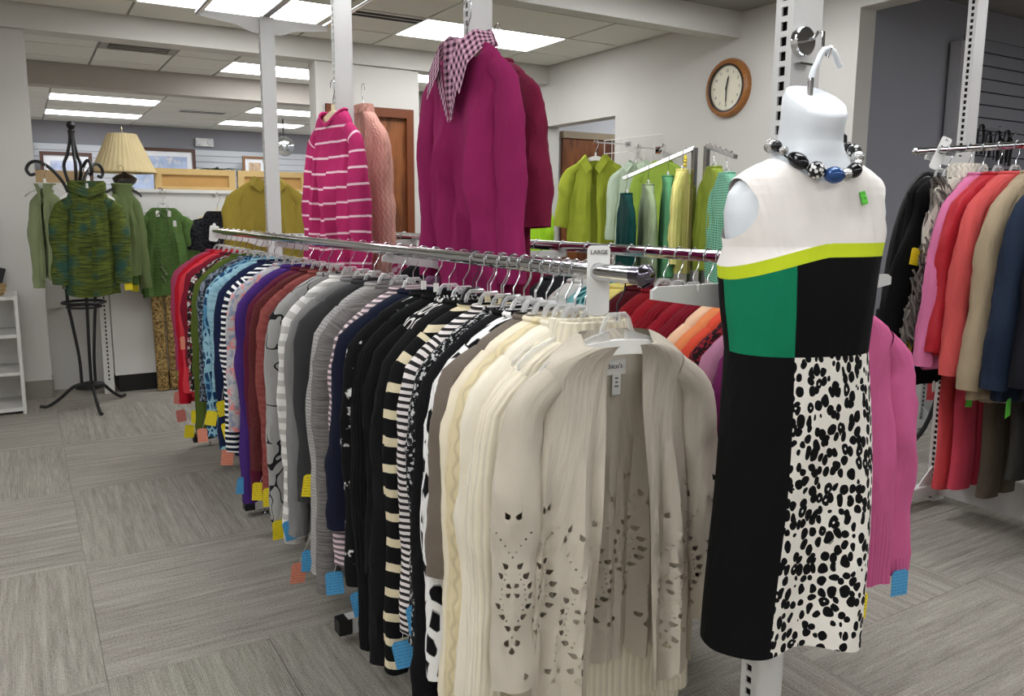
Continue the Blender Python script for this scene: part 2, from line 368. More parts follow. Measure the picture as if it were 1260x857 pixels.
MB().bb(2.185, 2.25, YW-.02, YW+.08, 0, 2.2).build('door_frame', m_oakd, d1, False); MB().bb(2.895, 2.96, YW-.02, YW+.08, 0, 2.2).build('door_frame', m_oakd, d1, False)
MB().bb(2.185, 2.96, YW-.021, YW+.079, 2.13, 2.205).build('door_frame', m_oakd, d1, False)
MB().path([(2.3, YW+.02, 1.0), (2.3, YW-.05, 1.0), (2.4, YW-.055, 1.0)], .011).build('handle', m_brass, d1)
p0 = px(691, 168, 1, 6.64); p1_ = px(768, 168, 1, 6.64)
d2 = struct('door_2', MB().bb(p0.x, p0.x+.88, 6.61, 6.65, .01, p0.z-.015), m_oak, 'oak restroom door at the end of the hallway'); tag(d2, cat='door')
MB().bb(p0.x-.01, p0.x+.94, 6.59, 6.66, p0.z-.015, p0.z+.05).build('door_frame', M('door_frame_tan', '#a8967c', .5), d2, False)
MB().path([(p0.x+.8, 6.61, 1.0), (p0.x+.8, 6.55, 1.0), (p0.x+.7, 6.545, 1.0)], .011).build('handle', m_brass, d2)
q = px(708, 240, 1, 6.6); sg = thing('restroom_sign', 'small black restroom sign with a white figure on the oak door', 'sign', (q.x, 6.605, q.z))
MB().bb(-.075, .075, -.006, .003, -.11, .11).build('plate', M('sign_black', '#15171c', .4), sg, False)
m_white = M('white_plastic', '#e9e8e4', .4, var=.02)
fg = MB(); fg.lathe([(.014, -.002), (.014, .002)], 12, (0, -.008, .055), 'Y', True, True); fg.prism([(-.02, .035), (.02, .035), (.02, -.015), (.012, -.015), (.012, -.06), (-.012, -.06), (-.012, -.015), (-.02, -.015)], 'Y', -.01, -.006)
fg.build('figure', m_white, sg, False)
tag(MB().bb(q.x-.08, q.x-.01, 6.597, 6.604, q.z-.24, q.z-.14).build('wall_plate', m_white, None, False), 'small cream plate below the restroom sign', 'notice')
# ---- alcove slat wall
sl = thing('slatwall', 'dark grey slatwall panel on the alcove wall', 'slatwall', (5.45, 3.18, 0))
m_slat = M('slat_grey', '#84848a', .6); MB().bb(0, 2.8, .001, .006, .12, 2.52).build('backing', m_dark, sl, False)
slm = MB().bb(0, 2.8, -.012, .004, 0, .077).mesh('slat', m_slat, False)
for k in range(28): put(slm, 'slat', sl, (0, 0, .13+.0855*k-.0035))
ub = thing('display_board', 'tall narrow grey edge board beside the slatwall', 'board', (5.335, 3.13, 0))
MB().bb(-.065, .065, -.03, .04, 0, 2.455).build('panel', M('board_grey', '#98979a', .6), ub, False); MB().bb(.065, .085, -.02, .04, 0, 2.455).build('edge', m_grey, ub, False)
q = px(1178, 147, 1, 3.14); tag(MB().bb(q.x-.03, q.x+.05, 3.09, 3.1, q.z-.06, q.z+.05).build('price_card', M('card_cream', '#d8d0c4', .7), None, False), 'small cream price card beside the slatwall', 'card')
# ================================================================ clothing racks
def chrome():
    g = NT('chrome'); f = g.noise(3., g.n('TexCoord').outputs['Object'], 2.)
    g.fin(g.mix(f, '#c9cacc', '#e2e3e4'), .08, 1.); return g.m
m_chrome = chrome(); m_wire = M('hook_wire', '#c4c5c6', .2, 1.); m_rackp = M('rack_enamel', '#cfcecb', .35, var=.03)
m_cap = M('rubber_black', '#141414', .5); m_cap2 = M('end_cap_steel', '#6f6a74', .15, 1.)
PY = [1.0425+1.22*k for k in range(4)]; PX0, PX1, PXC = 1.209, 1.288, 1.2485
RZ, RR, XL, XR = 1.22, .0165, .945, 1.58
def slotted(z0, z1, x_in, x_out, yc, step=.0262):
    """perforated strip: two bands and the rungs between the slots"""
    mb = MB(); a, b = min(x_in, x_out), max(x_in, x_out)
    mb.bb(a, b, yc-.02, yc-.007, z0, z1); mb.bb(a, b, yc+.007, yc+.02, z0, z1); z = z0
    while z < z1-.01: mb.bb(a, b, yc-.007, yc+.007, z, z+.010); z += step
    return mb
def upright(root, x0, x1, yc, z1, z0=0.):
    u = MB(); u.bb(x0+.004, x1-.004, yc-.02, yc-.017, z0, z1); u.bb(x0+.004, x1-.004, yc+.017, yc+.02, z0, z1); u.bb(x0+.004, x1-.004, yc-.0201, yc+.0201, z1-.003, z1)
    o = u.build('upright', m_rackp, root, False, True)
    MB().bb(x0+.012, x1-.012, yc-.016, yc+.016, z0, z1-.004).build('core', m_dark, o, False).location = -Vector(root.location)
    for a, b in ((x0+.0045, x0), (x1-.0045, x1)):
        s_ = slotted(z0, z1, a, b, yc).build('slotted_face', m_rackp, o, False); s_.location = -Vector(root.location)
    return o
def arm(root, x_post, x_tip, y, z_top, h0, h1, name='bracket_arm', notch=True):
    s = 1 if x_tip > x_post else -1; L = abs(x_tip-x_post)
    pts = [(0, z_top), (L*.62, z_top), (L*.62, z_top-.012), (L*.64, z_top-.012), (L*.64, z_top), (L-.012, z_top)] if notch else [(0, z_top), (L, z_top)]
    pts += [(L, z_top-.006), (L, z_top-h1), (L*.72, z_top-h1-.012), (L*.4, z_top-h0*.62), (L*.12, z_top-h0), (0, z_top-h0)]
    return MB().prism([(x_post+s*a, b) for a, b in pts], 'Y', y-.004, y+.004).build(name, m_rackp, root, False, True)
rk = thing('clothing_rack', 'long double-sided clothing rack of slotted white uprights with chrome rails', 'clothing rack', (PXC, PY[0]+1.83, 0))
for y in PY:
    upright(rk, PX0, PX1, y, 2.40)
    for s, xr in ((-1, XL), (1, XR)):
        xp = PX0 if s < 0 else PX1
        arm(rk, xp, xr+s*.02, y+.012, RZ-RR+.002, .075, .022)
        arm(rk, xp, PXC+s*.35, y, 2.395, .085, .03, 'overhead_arm', False)
        xe = PXC+s*.47
        MB().bb(min(xp, xe), max(xp, xe), y-.022, y+.022, .032, .082).build('foot', m_rackp, rk, False, True)
        ft = MB(); ft.path([(xe-s*.012, y, .057), (xe+s*.03, y, .057)], [.0345, .033], 4, True); cp = ft.build('foot_cap', m_cap, rk, False, True)
        cp2 = MB().path([(xe-s*.06, y, .004), (xe-s*.06, y, .04)], .006, 8); cp2.path([(xe-s*.06, y, 0), (xe-s*.06, y, .006)], .014, 10); cp2.build('levelling_foot', m_wire, rk, True, True)
for x, n in ((XL, 'hang_rail'), (XR, 'hang_rail')):
    y0, y1 = 1.115, 4.86
    r_ = MB().path([(x, y0+(y1-y0)*k/6, RZ) for k in range(7)], RR, 20).build(n, m_chrome, rk, True, True)
    for y, s in ((y0, -1), (y1, 1)):
        c_ = MB().lathe([(.0, s*.034), (.008, s*.033), (.015, s*.030), (.019, s*.024), (.0215, s*.022), (.0215, s*.017), (.0175, s*.016), (.0175, -s*.01)], 24, (x, y, RZ), 'Y')
        c_.build('end_cap', m_cap2, r_).location = -Vector(rk.location)
m_bar = M('grey_tube', '#8e8d8c', .3, .6)
MB().bb(PXC-.02, PXC+.02, PY[0], PY[3], 2.402, 2.427).build('overhead_beam', m_bar, rk, False, True)
for s in (-1, 1):
    MB().path([(PXC+s*.345, PY[0]-.1+(PY[3]-PY[0]+.18)*k/4, 2.395) for k in range(5)], .014, 14).build('overhead_tube', m_chrome, rk, True, True)
for y in PY[:3]: MB().bb(PXC-.015, PXC+.015, y+.02, y+1.2, .09, .16).build('base_beam', m_rackp, rk, False, True)
# right-hand rack (only its far end stands in view)
QX, QY, QR = 3.62, 2.068, 3.31; QZ = 1.603
rk2 = thing('clothing_rack', 'white slotted clothing rack with a high chrome rail in front of the alcove', 'clothing rack', (QX, QY-.6, 0))
for y in (QY, QY-1.22): 
    upright(rk2, QX-.04, QX+.04, y, 2.62)
    for s in (-1, 1):
        xe = QX+s*.50
        MB().bb(min(QX, xe), max(QX, xe), y-.022, y+.022, .032, .085).build('foot', m_rackp, rk2, False, True)
        MB().prism([(QX+s*.04, .085), (QX+s*.15, .085), (QX+s*.04, .17)], 'Y', y-.003, y+.003).build('gusset', m_rackp, rk2, False, True)
        MB().path([(xe-s*.012, y, .058), (xe+s*.03, y, .058)], [.0345, .033], 4, True).build('foot_cap', m_cap, rk2, False, True)
        MB().path([(xe-s*.06, y, .0), (xe-s*.06, y, .04)], .012, 8).build('levelling_foot', m_wire, rk2, True, True)
    arm(rk2, QX-.04, QR-.02, y-.02, QZ-RR+.002, .07, .022)
    arm(rk2, QX-.04, QX-.13, y-.02, .93, .06, .022)
MB().bb(QX-.012, QX+.012, QY-1.2, QY-.02, .03, .19).build('base_beam', m_rackp, rk2, False, True)
r_ = MB().path([(QR, QY+.03-.3*k, QZ) for k in range(7)], .0145, 18).build('hang_rail', m_chrome, rk2, True, True)
for y, s in ((QY+.03, 1), (QY-1.77, -1)): MB().lathe([(0, s*.02), (.012, s*.018), (.018, s*.01), (.018, -s*.01), (.014, -s*.012)], 18, (QR, y, QZ), 'Y').build('end_cap', m_chrome, r_).location = -Vector(rk2.location)
MB().path([(QX-.11, QY-.02-.3*k, .945) for k in range(7)], .0145, 18).build('lower_rail', m_chrome, rk2, True, True)
# ================================================================ hangers
def clearp():
    g = NT('clear_plastic'); f = g.n('LayerWeight', Blend=.35).outputs['Facing']
    g.fin('#e6e6e4', .08, 0., .8); g.set(g.p.inputs['Alpha'], g.ramp(f, 0, 1, .28, .8)); return g.m
m_clear = clearp(); m_hwhite = M('hanger_white', '#e8e6e0', .35); m_hcream = M('hanger_cream', '#ddd0ae', .4); m_hblack = M('hanger_black', '#17171a', .4)
def hook_mb(r=.0185, wire=.0017):
    pts = [Vector((-r*1.0, 0, -.012))]
    for k in range(11):
        a = math.pi*(1.0-k/10*1.06); pts.append(Vector((r*math.cos(a), 0, r*math.sin(a))))
    pts += [Vector((r*.98, 0, -.018)), Vector((r*.9, 0, -.032)), Vector((r*.45, 0, -.046)), Vector((.0, 0, -.058)), Vector((0, 0, -.09))]
    return MB().path(pts, wire, 6)
HK = {k: hook_mb(r).mesh('hook', m) for k, r, m in (('clear', .0185, m_wire), ('white', .0185, m_wire), ('cream', .0185, m_wire), ('black', .0185, m_hblack))}
def body_mb(kind):
    mb = MB()
    if kind in ('clear', 'black'):
        # A-shaped yoke and two sloping arms with a lower bar
        mb.path([(-.045, 0, -.138), (-.026, 0, -.088), (-.018, 0, -.079), (.018, 0, -.079), (.026, 0, -.088), (.045, 0, -.138)], .0055, 6)
        mb.path([(0, 0, -.076), (0, 0, -.092)], .007, 8)
    if kind in ('white', 'cream'): mb.path([(0, 0, -.08), (0, 0, -.12)], .008, 8)
    hw_ = .004 if kind in ('clear', 'black') else .006
    for s in (-1, 1):
        rings = []
        for k in range(9):
            t = k/8; x = s*(.0 if kind != 'clear' else .02)+s*t*.155; z = -.122-.050*t**1.35-(.012*sst((t-.8)/.2)); h = lerp(.013, .007, t)*(1.4 if kind in ('white', 'cream') else 1)
            y = hw_*lerp(1.5, .9, t); rings.append([(x, -y, z-h), (x, y, z-h), (x, y*.8, z+h), (x, -y*.8, z+h)])
        mb.grid(rings, True, True, True)
    return mb
HB = {k: body_mb(k).mesh('hanger_body', m) for k, m in (('clear', m_clear), ('white', m_hwhite), ('cream', m_hcream), ('black', m_hblack))}
KW = {'clear': 'clear plastic hanger', 'white': 'white plastic hanger', 'cream': 'cream wooden hanger', 'black': 'black plastic hanger'}
def hanger(kind, loc, rz, of, hook=True):
    t = thing('clothes_hanger', KW[kind]+' holding the '+of, 'hanger', loc, rz, 'clothes hangers')
    if hook: put(HK[kind], 'hook', t)
    put(HB[kind], 'hanger_body', t); return t
# ================================================================ garments
TAGM = {}
def tagmat(c):
    if c not in TAGM:
        g = NT('tag_paper'); sp = g.n('SeparateXYZ', Vector=g.n('TexCoord').outputs['Object']); x, z = sp.outputs[0], sp.outputs[2]
        ln = g.math('GREATER_THAN', g.math('FRACT', g.math('DIVIDE', z, .0085)), .62)
        wd = g.math('GREATER_THAN', g.noise(1., g.vec(g.math('MULTIPLY', x, 260.), g.math('FLOOR', g.math('DIVIDE', z, .0085)), 0.), 0.), .46)
        g.fin(g.mix(g.math('MULTIPLY', g.math('MULTIPLY', ln, wd), .55), c, tuple(v*.3 for v in lin(c)[:3])+(1,)), .6); TAGM[c] = g.m
    return TAGM[c]
TCOL = {'y': '#f2dc1e', 'b': '#4fa3d6', 'o': '#f0977c', 'g': '#5fd23c', 'r': '#c9766a', 'w': '#eceae6'}
TGM = {}
def price_tag(par, c, x, y, z, rz=0., tilt=0., w=.05, h=.068):
    if c == 'w': w, h = .024, .045
    k = (c, w, h)
    if k not in TGM:
        TGM[k] = MB().prism([(-w/2, -h), (w/2, -h), (w/2, -.008), (w/2-.008, 0), (-w/2+.008, 0), (-w/2, -.008)], 'Y', -.0007, .0007).mesh('price_tag', tagmat(TCOL[c]), False)
    return put(TGM[k], 'price_tag', par, (x, y, z), (0, tilt, rz))
from mathutils import noise as NZ
def wob(a, b, c): return NZ.noise(Vector((a, b, c)))
def body_rings(L, sw, hw, tb, zn, an, drop, vd, fold, rnd, n=56, gap=0., slv=.02):
    rings = []; k1 = rnd.choice((2, 3, 3, 4)); ph = rnd.uniform(0, 6.28); ph2 = rnd.uniform(0, 6.28); lean = rnd.uniform(-1, 1)*.008
    if gap: th = [-math.pi/2+gap+(2*math.pi-2*gap)*i/(n-1) for i in range(n)]
    else: th = [2*math.pi*i/n-math.pi/2 for i in range(n)]
    NS = 8; NB = 26
    for j in range(NS+NB+1):
        ring = []
        for a in th:
            c, s = math.cos(a), math.sin(a)
            ex = math.copysign(abs(c)**.75, c); ey = math.copysign(abs(s)**.8, s)
            if j <= NS:
                t = j/NS; A = lerp(an, sw-slv, t**.85); B = lerp(.036, .030, t); z = zn-drop*(t**1.12)-.012*sst((t-.75)/.25)
                x, y = A*ex, B*ey
                if s < 0 and vd: z -= vd*(1-t)**1.6*max(0, 1-abs(x)/(sw*.8))*(-s)
            else:
                t = (j-NS)/NB; A = lerp(sw-slv, hw, sst(t*1.2))-.010*math.exp(-((t-.18)/.12)**2); B = lerp(.030, tb, sst(t*2.5)); z = zn-drop-.012-(L-drop)*t
                x, y = A*ex, B*ey; f = fold*sst(t*1.8)
                y += f*math.sin(k1*3.1*x/A+ph)+f*.5*math.sin(k1*6.9*x/A+ph2+t*2)+lean*t
                sd = 3. if s < 0 else -3.
                y += fold*1.3*sst(t*3)*wob(x*13+ph*9, z*3.2, sd+ph)+fold*.6*wob(x*30+ph*9, z*11, sd+ph2)
                x += f*.5*math.sin(5*t+ph2)+.010*sst(t*3)*wob(ph*7, z*7, sd*math.copysign(1, c))*abs(c)
                z -= .010*math.sin(3*x/A+ph)*t
            ring.append((x, y, z))
        rings.append(ring)
    return rings
def sleeve_rings(side, sw, zt, sl, rnd, splay=.04, r0=.055, r1=.036, n=20, sway=None, flat=.62, m=26):
    if sway is None: sway = rnd.uniform(-.012, .012)
    ph = rnd.uniform(0, 6); P = []
    for k in range(m+1):
        t = k/m
        d = sl*t; q = sst(t/.16); x = sw-.05+.055*min(1, t/.075)**.75+splay*(.35*sst(t*3)+.65*t)+.008*math.sin(t*3+ph)*t
        z = zt-.024-.008*min(1, t/.1)-d
        P.append(Vector((side*x, sway*sst(t*1.5)+.004*math.sin(9*t+ph)*t, z)))
    rings = []
    for k in range(m+1):
        t = k/m; tn = (P[min(k+1, m)]-P[max(k-1, 0)]).normalized(); yv = Vector((0, 1, 0)); nv = tn.cross(yv).normalized()
        if nv.x*side < 0: nv = -nv
        r = (lerp(.036, r0*.92, sst(t/.16)) if t < .16 else lerp(r0*.92, r1, sst((t-.16)*1.5)))*(1+.07*math.sin(13*t+ph)*sst(t*2)); ry = lerp(.024, r1*flat+.008, sst(t*2.4)) if flat < 1.2 else r
        if t > .93: r *= .94
        rg = []
        for i in range(n):
            a = 2*math.pi*i/n; q = 1+sst(t*6)*(.20*wob(math.cos(a)*1.3+ph*5, math.sin(a)*1.3, P[k].z*9)+.10*wob(math.cos(a)*2.5, math.sin(a)*2.5+ph*5, P[k].z*26))
            rg.append(P[k]+nv*r*q*math.cos(a)+yv*ry*q*math.sin(a))
        rings.append(rg)
    return rings
GN = [0]
def garment(name, label, loc, rz, mat, L=.64, sw=.2, hw=.225, tb=.034, sl=.56, collar='crew', smat=None, cmat=None, fold=.011, group=None, tags=(), hk='clear', cat=None, of=None, splay=.035, gap=0., vd=0., r0=.055, r1=.036, an=.075, drop=.055, zn=-.112, hook=True, cuff=None, sway=None, flat=.62, hem=None):
    GN[0] += 1; rnd = random.Random(GN[0]*31+5); smat = smat or mat; cmat = cmat or mat
    t = thing(name, label, cat or name.replace('_', ' '), loc, rz, group)
    br = body_rings(L, sw, hw, tb, zn, an, drop, vd, fold, rnd, gap=gap, slv=.02 if sl else 0.)
    if hem:  # separate lower band of another fabric
        MB().grid(br[:27], not gap).build('body', mat, t); MB().grid(br[26:], not gap).build('hem_band', hem, t)
    else: MB().grid(br, not gap).build('body', mat, t)
    zt = zn-drop
    if sl:
        for s in (-1, 1):
            sr = sleeve_rings(s, sw, zt, sl, rnd, splay, r0, r1, sway=sway, flat=flat)
            if cuff:
                o = MB().grid(sr[:-2]).build('sleeve', smat, t); MB().grid([[(v.x, v.y, v.z) for v in r] for r in sr[-3:]], True).build('cuff', cuff, o)
            else: MB().grid(sr).build('sleeve', smat, t)
    if collar in ('crew', 'turtle', 'cowl'):
        n = 32; rings = []; r0_ = br[0]
        prof = {'crew': [(0, -.004, 1.0), (.004, .006, 1.05), (.0, .012, .98), (-.004, .006, .92)], 'turtle': [(0, -.006, 1.0), (0, .012, .9), (0, .03, .86), (0, .036, .88), (0, .034, .97), (0, .02, 1.02), (0, -.004, 1.08)], 'cowl': [(0, -.006, 1.0), (0, .03, 1.05), (0, .05, 1.15), (0, .035, 1.3), (0, -.01, 1.3)]}[collar]
        if collar == 'crew': prof = prof+prof[:1]
        for _, dz, k in prof: rings.append([(x*k, y*k*1.02, z+dz) for x, y, z in r0_])
        MB().grid(rings, not gap).build('collar' if collar != 'crew' else 'neckband', cmat, t)
    elif collar == 'shirt':
        for s in (-1, 1):
            MB().grid([[(s*an*.95, .045, zn+.012), (s*an*1.05, 0, zn+.022), (s*an*.8, -.04, zn+.01), (s*.012, -.052, zn-.02-vd*.6)], [(s*an*1.3, .05, zn-.028), (s*an*1.5, 0, zn-.02), (s*an*1.35, -.05, zn-.04), (s*.055, -.066, zn-.075-vd*.5)]], False).build('collar', cmat, t)
    for tg in tags:
        c, x, z = tg[:3]; price_tag(t, c, x, tg[3] if len(tg) > 3 else rnd.uniform(-.02, .02), z, rnd.uniform(-.5, .3), rnd.uniform(-.2, .2))
    if hk: hanger(hk, loc, rz, of or name.replace('_', ' '), hook)
    return t
# ================================================================ left rail, far end to near end
GL = 'tops on the left chrome rail'
gx = XL+.012
def rail(Y, name, of, mat, dz=.16, **kw):
    """dz = height of the hem above the floor"""
    L = RZ-.112-dz; kw.setdefault('group', GL)
    return garment(name, kw.pop('label'), (kw.pop('x', gx), Y, RZ), kw.pop('rz', R.uniform(-.13, .13)*(1 if Y > 1.85 else .4)), mat, L=kw.pop('L', L), of=of, **kw)
C = cloth
rail(4.77, 'blouse', 'rosy pink blouse', C('plain', '#9c3f5c', b=.3), dz=.42, label='rosy pink blouse at the far end of the rail beside the red sweater', sl=.58)
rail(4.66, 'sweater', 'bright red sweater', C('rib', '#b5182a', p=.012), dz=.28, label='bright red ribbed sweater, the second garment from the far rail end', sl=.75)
rail(4.53, 'blouse', 'coral red blouse', C('plain', '#cf3b45'), dz=.35, label='coral red blouse beside the bright red sweater', sl=.66)
rail(4.40, 'blouse', 'burgundy blouse', C('plain', '#76182a'), dz=.40, label='burgundy blouse behind the olive shirt', sl=.5)
rail(4.28, 'blouse', 'black floral blouse', C('print', '#1b1a1c', '#c9c2bd', '#8a2c34', p=.03, d=.56), dz=.3, label='black blouse with small pale and red flowers next to the olive shirt', sl=.6)
rail(4.15, 'shirt', 'olive green shirt', C('plain', '#4c5a22'), dz=.24, label='olive green long-sleeved shirt with a yellow tag', sl=.82, r1=.042, sway=-.02)
rail(3.98, 'blouse', 'dark floral blouse', C('print', '#20242e', '#7c828e', '#51636b', p=.025, d=.52), dz=.3, label='dark slate blouse with a dense floral print', sl=.6)
rail(3.86, 'blouse', 'sky blue lattice blouse', C('cell', '#8fb9c9', '#1d3f62', '#4f86a6', p=.03, d=.28), dz=.22, label='navy blouse with a sky blue lattice print and pale shoulders', sl=.74)
rail(3.72, 'blouse', 'pale aqua blouse', C('marl', '#9fc4cf', '#6d97a8', p=.02), dz=.3, label='pale aqua blouse behind the plain navy top', sl=.5)
rail(3.61, 'top', 'plain navy top', C('plain', '#161f3d'), dz=.3, label='plain navy top next to the navy and white striped top', sl=.72, cat='top')
rail(3.47, 'top', 'navy and white striped top', C('hstripe', '#f0f0ee', '#161b2e', p=.0235, d=.42), dz=.3, label='navy top with narrow white stripes', sl=.72, cat='top')
rail(3.35, 'blouse', 'pastel floral blouse', C('print', '#b9b6b8', '#d98a86', '#8b93a3', p=.05, d=.55), dz=.3, label='pale grey blouse with washed coral and blue flowers', sl=.6)
rail(3.23, 'sweater', 'violet sweater', C('plain', '#45296e'), dz=.2, label='violet purple sweater hanging lower than its neighbours', sl=.86)
rail(3.09, 'blouse', 'plum blouse', C('plain', '#571a30'), dz=.3, label='dark plum blouse beside the violet sweater', sl=.78)
rail(2.97, 'blouse', 'brown crochet blouse', C('knit', '#5e2a2a', p=.018), dz=.32, label='dark brown crochet blouse beside the brick red cardigan', sl=.66)
rail(2.87, 'cardigan', 'brick red cardigan', C('marl', '#7d3b38', '#93504a', p=.02), dz=.3, label='brick red cardigan with a picot edge', sl=.74)
rail(2.77, 'top', 'grey scribble print top', C('scribble', '#9b9a97', '#1e1e20', p=.09, d=.3), dz=.27, label='mid grey top with black scribbled line flowers', sl=.78, cat='top')
rail(2.64, 'sweater', 'white and grey striped sweater', C('hstripe', '#dedcd7', '#b7b4ae', p=.042, d=.55), dz=.33, label='off-white sweater with soft grey stripes', sl=.80, r1=.042)
rail(2.52, 'sweater', 'mid grey sweater', C('plain', '#7c7b79'), dz=.3, label='plain mid grey sweater beside the white and grey striped one', sl=.74)
rail(2.42, 'sweater', 'charcoal sweater', C('plain', '#3a3a3b'), dz=.32, label='charcoal sweater behind the light grey ribbed sweater', sl=.6)
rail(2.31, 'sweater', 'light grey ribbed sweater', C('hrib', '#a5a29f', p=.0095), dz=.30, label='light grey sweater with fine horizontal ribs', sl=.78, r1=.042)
rail(2.21, 'sweater', 'dark grey marl sweater', C('marl', '#5d5a57', '#8b8683', p=.006), dz=.24, label='long dark grey marled sweater under the navy top', sl=.83)
rail(2.12, 'top', 'pink and grey striped top', C('hstripe', '#d9c5c8', '#6a6064', p=.016, d=.5), dz=.35, label='narrow pink and grey striped top mostly hidden by the navy top', sl=.68, cat='top')
rail(2.05, 'top', 'navy three-quarter sleeve top', C('plain', '#161a2c'), dz=.3, label='dark navy top with three-quarter sleeves on a white hanger', sl=.56, r1=.05, cat='top', hk='white')
rail(1.97, 'blouse', 'black blouse with white trim', C('print', '#101011', '#e9e7e3', p=.06, d=.62), dz=.28, label='black blouse with scattered white patches on a white hanger', sl=.7, hk='white')
rail(1.89, 'sweater', 'black ribbed sweater', C('rib', '#0e0e0f', p=.01), dz=.26, label='black finely ribbed sweater beside the black velvet jacket', sl=.84)
rail(1.81, 'top', 'black chain print top', C('chain', '#121212', '#e6e3de', p=.055), dz=.20, label='long black top with a white chain print at the hem', sl=.6, cat='top', smat=C('plain', '#0d0d0e'))
rail(1.76, 'jacket', 'black velvet jacket', C('plain', '#131314'), dz=.30, label='black velvet jacket hung in front of the cream striped sweater', sl=.80, r1=.05, hk='black', r0=.06)
rail(1.685, 'sweater', 'black and cream wide striped sweater', C('hstripe', '#dccfae', '#0e0e0f', p=.062, d=.33), dz=.33, label='black sweater with wide cream stripes on the lower sleeve', sl=.80, hk='cream')
rail(1.62, 'top', 'fine striped top', C('hstripe', '#e6dedb', '#2a2628', p=.0155, d=.52), dz=.42, label='cream top with fine black stripes next to the bandana print blouse', sl=.66, cat='top', hk='cream')
rail(1.565, 'blouse', 'bandana print blouse', C('print', '#131315', '#c9c9c9', p=.011, d=.56), dz=.33, label='black blouse with a fine white bandana print', sl=.66, hk='black')
rail(1.52, 'cardigan', 'black boucle cardigan', C('knit', '#111113', p=.008), dz=.30, label='nubbly black boucle cardigan between the two printed blouses', sl=.80, r1=.045)
rail(1.475, 'top', 'abstract black and white top', C('cell', '#f0efec', '#101012', p=.04, d=.45), dz=.38, label='black top with bold white abstract brush lines', sl=.70, cat='top')
rail(1.43, 'sweater', 'taupe knit sweater', C('knit', '#7b7065', p=.007), dz=.55, label='short taupe knit sweater with elbow-length sleeves', sl=.44, r1=.045, splay=.04)
rail(1.39, 'cardigan', 'ivory cardigan with ruffled edge', C('plain', '#e9dfc6'), dz=.30, label='ivory cardigan with a ruffled front edge beside the taupe knit', sl=.74, r1=.04)
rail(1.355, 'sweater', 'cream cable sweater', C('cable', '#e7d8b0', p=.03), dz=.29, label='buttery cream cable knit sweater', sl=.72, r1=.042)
rail(1.325, 'sweater', 'plain ivory sweater', C('plain', '#ebe3cf'), dz=.32, label='plain ivory sweater squeezed in before the ribbed turtleneck', sl=.66)
rail(1.302, 'sweater', 'ivory ribbed turtleneck', C('rib', '#e9e1cc', p=.013), dz=.26, label='ivory wide-ribbed turtleneck sweater behind the beige cardigan', sl=.78, collar='turtle', r1=.042, an=.085, x=gx+.01, zn=-.13, tb=.022)
rail(1.275, 'sweater', 'cream turtleneck', C('rib', '#e8dfc8', p=.016), dz=.30, label='cream chunky turtleneck directly behind the beige cutwork cardigan', sl=.74, collar='turtle', an=.085, x=gx+.012, tb=.018, fold=.004, zn=-.135, rz=-.04)
# price tags dangling from the cuffs and hems of the left rail tops
LEFT = [o for o in bpy.data.objects if o.get('group') == GL]
def dangling(x, y, c, X=.695, w=.05, h=.07):
    q = px(x, y, 0, X); g_ = min(LEFT, key=lambda o: abs(o.location.y-.03-q.y)); rz = g_.rotation_euler[2]
    l = Matrix.Rotation(-rz, 3, 'Z') @ (q-g_.location); t = price_tag(g_, c, l.x, l.y, l.z+h/2, R.uniform(-.5, .1)-rz, R.uniform(-.22, .22), w, h)
    st = MB().path([(0, 0, -.006), (.012, .004, .03), (.035, .006, .09)], .0008, 4).build('string', m_hwhite, t)
for x, y, c in ((228, 422, 'o'), (221, 490, 'r'), (222, 512, 'r'), (242, 513, 'y'), (234, 531, 'y'), (262, 515, 'y'), (249, 536, 'o'), (273, 503, 'y'), (279, 530, 'y'), (281, 563, 'o'), (301, 598, 'b'), (320, 605, 'y'), (333, 612, 'y'), (385, 598, 'y'), (344, 652, 'y'), (356, 653, 'b'), (382, 690, 'b'), (369, 705, 'o'), (411, 718, 'b'), (441, 743, 'b'), (512, 762, 'b'), (494, 806, 'b')): dangling(x, y, c)
# ================================================================ right rail (tops show over the left one)
GR = 'tops on the right chrome rail'
def rr(Y, name, of, mat, label, **kw):
    kw.setdefault('dz', .3 if Y > 1.6 else .44); kw.setdefault('sl', .6 if Y > 1.6 else .52)
    return rail(Y, name, of, mat, label=label, x=XR, group=GR, **kw)
rr(4.5, 'blouse', 'teal green blouse', C('plain', '#2f6d5f'), 'teal green blouse far along the right rail')
rr(4.2, 'blouse', 'pink print blouse', C('print', '#b8546e', '#e6c6cc', p=.03), 'pink print blouse far along the right rail')
rr(3.9, 'sweater', 'plain black sweater', C('plain', '#151517'), 'plain black sweater far along the right rail')
rr(3.6, 'blouse', 'magenta print blouse', C('print', '#a32b5c', '#d9b5c4', p=.04), 'magenta print blouse under the striped pink sweater')
rr(3.3, 'top', 'black top', C('plain', '#17171a'), 'black top on the right rail under the blush cable sweater', cat='top')
rr(3.0, 'blouse', 'lilac blouse', C('plain', '#6c4a63'), 'dusty lilac blouse on the right rail')
rr(2.8, 'jacket', 'glossy plum jacket', C('plain', '#4a1d35', rough=.4), 'glossy plum jacket on the right rail')
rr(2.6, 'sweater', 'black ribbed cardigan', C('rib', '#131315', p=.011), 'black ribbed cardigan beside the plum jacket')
rr(2.42, 'blouse', 'raspberry blouse', C('plain', '#8a1f45'), 'raspberry blouse under the magenta sweater')
rr(2.26, 'sweater', 'charcoal knit', C('plain', '#2b2b2e'), 'charcoal knit on the right rail beside the teal batik blouse')
rr(2.12, 'blouse', 'white blouse', C('plain', '#dcd9d2'), 'white blouse on the right rail')
rr(2.0, 'blouse', 'teal batik blouse', C('cell', '#79b3b4', '#22545c', p=.03), 'teal blouse with a pale batik print')
rr(1.9, 'top', 'lemon yellow top', C('plain', '#e2d27a'), 'lemon yellow top beside the teal batik blouse', cat='top')
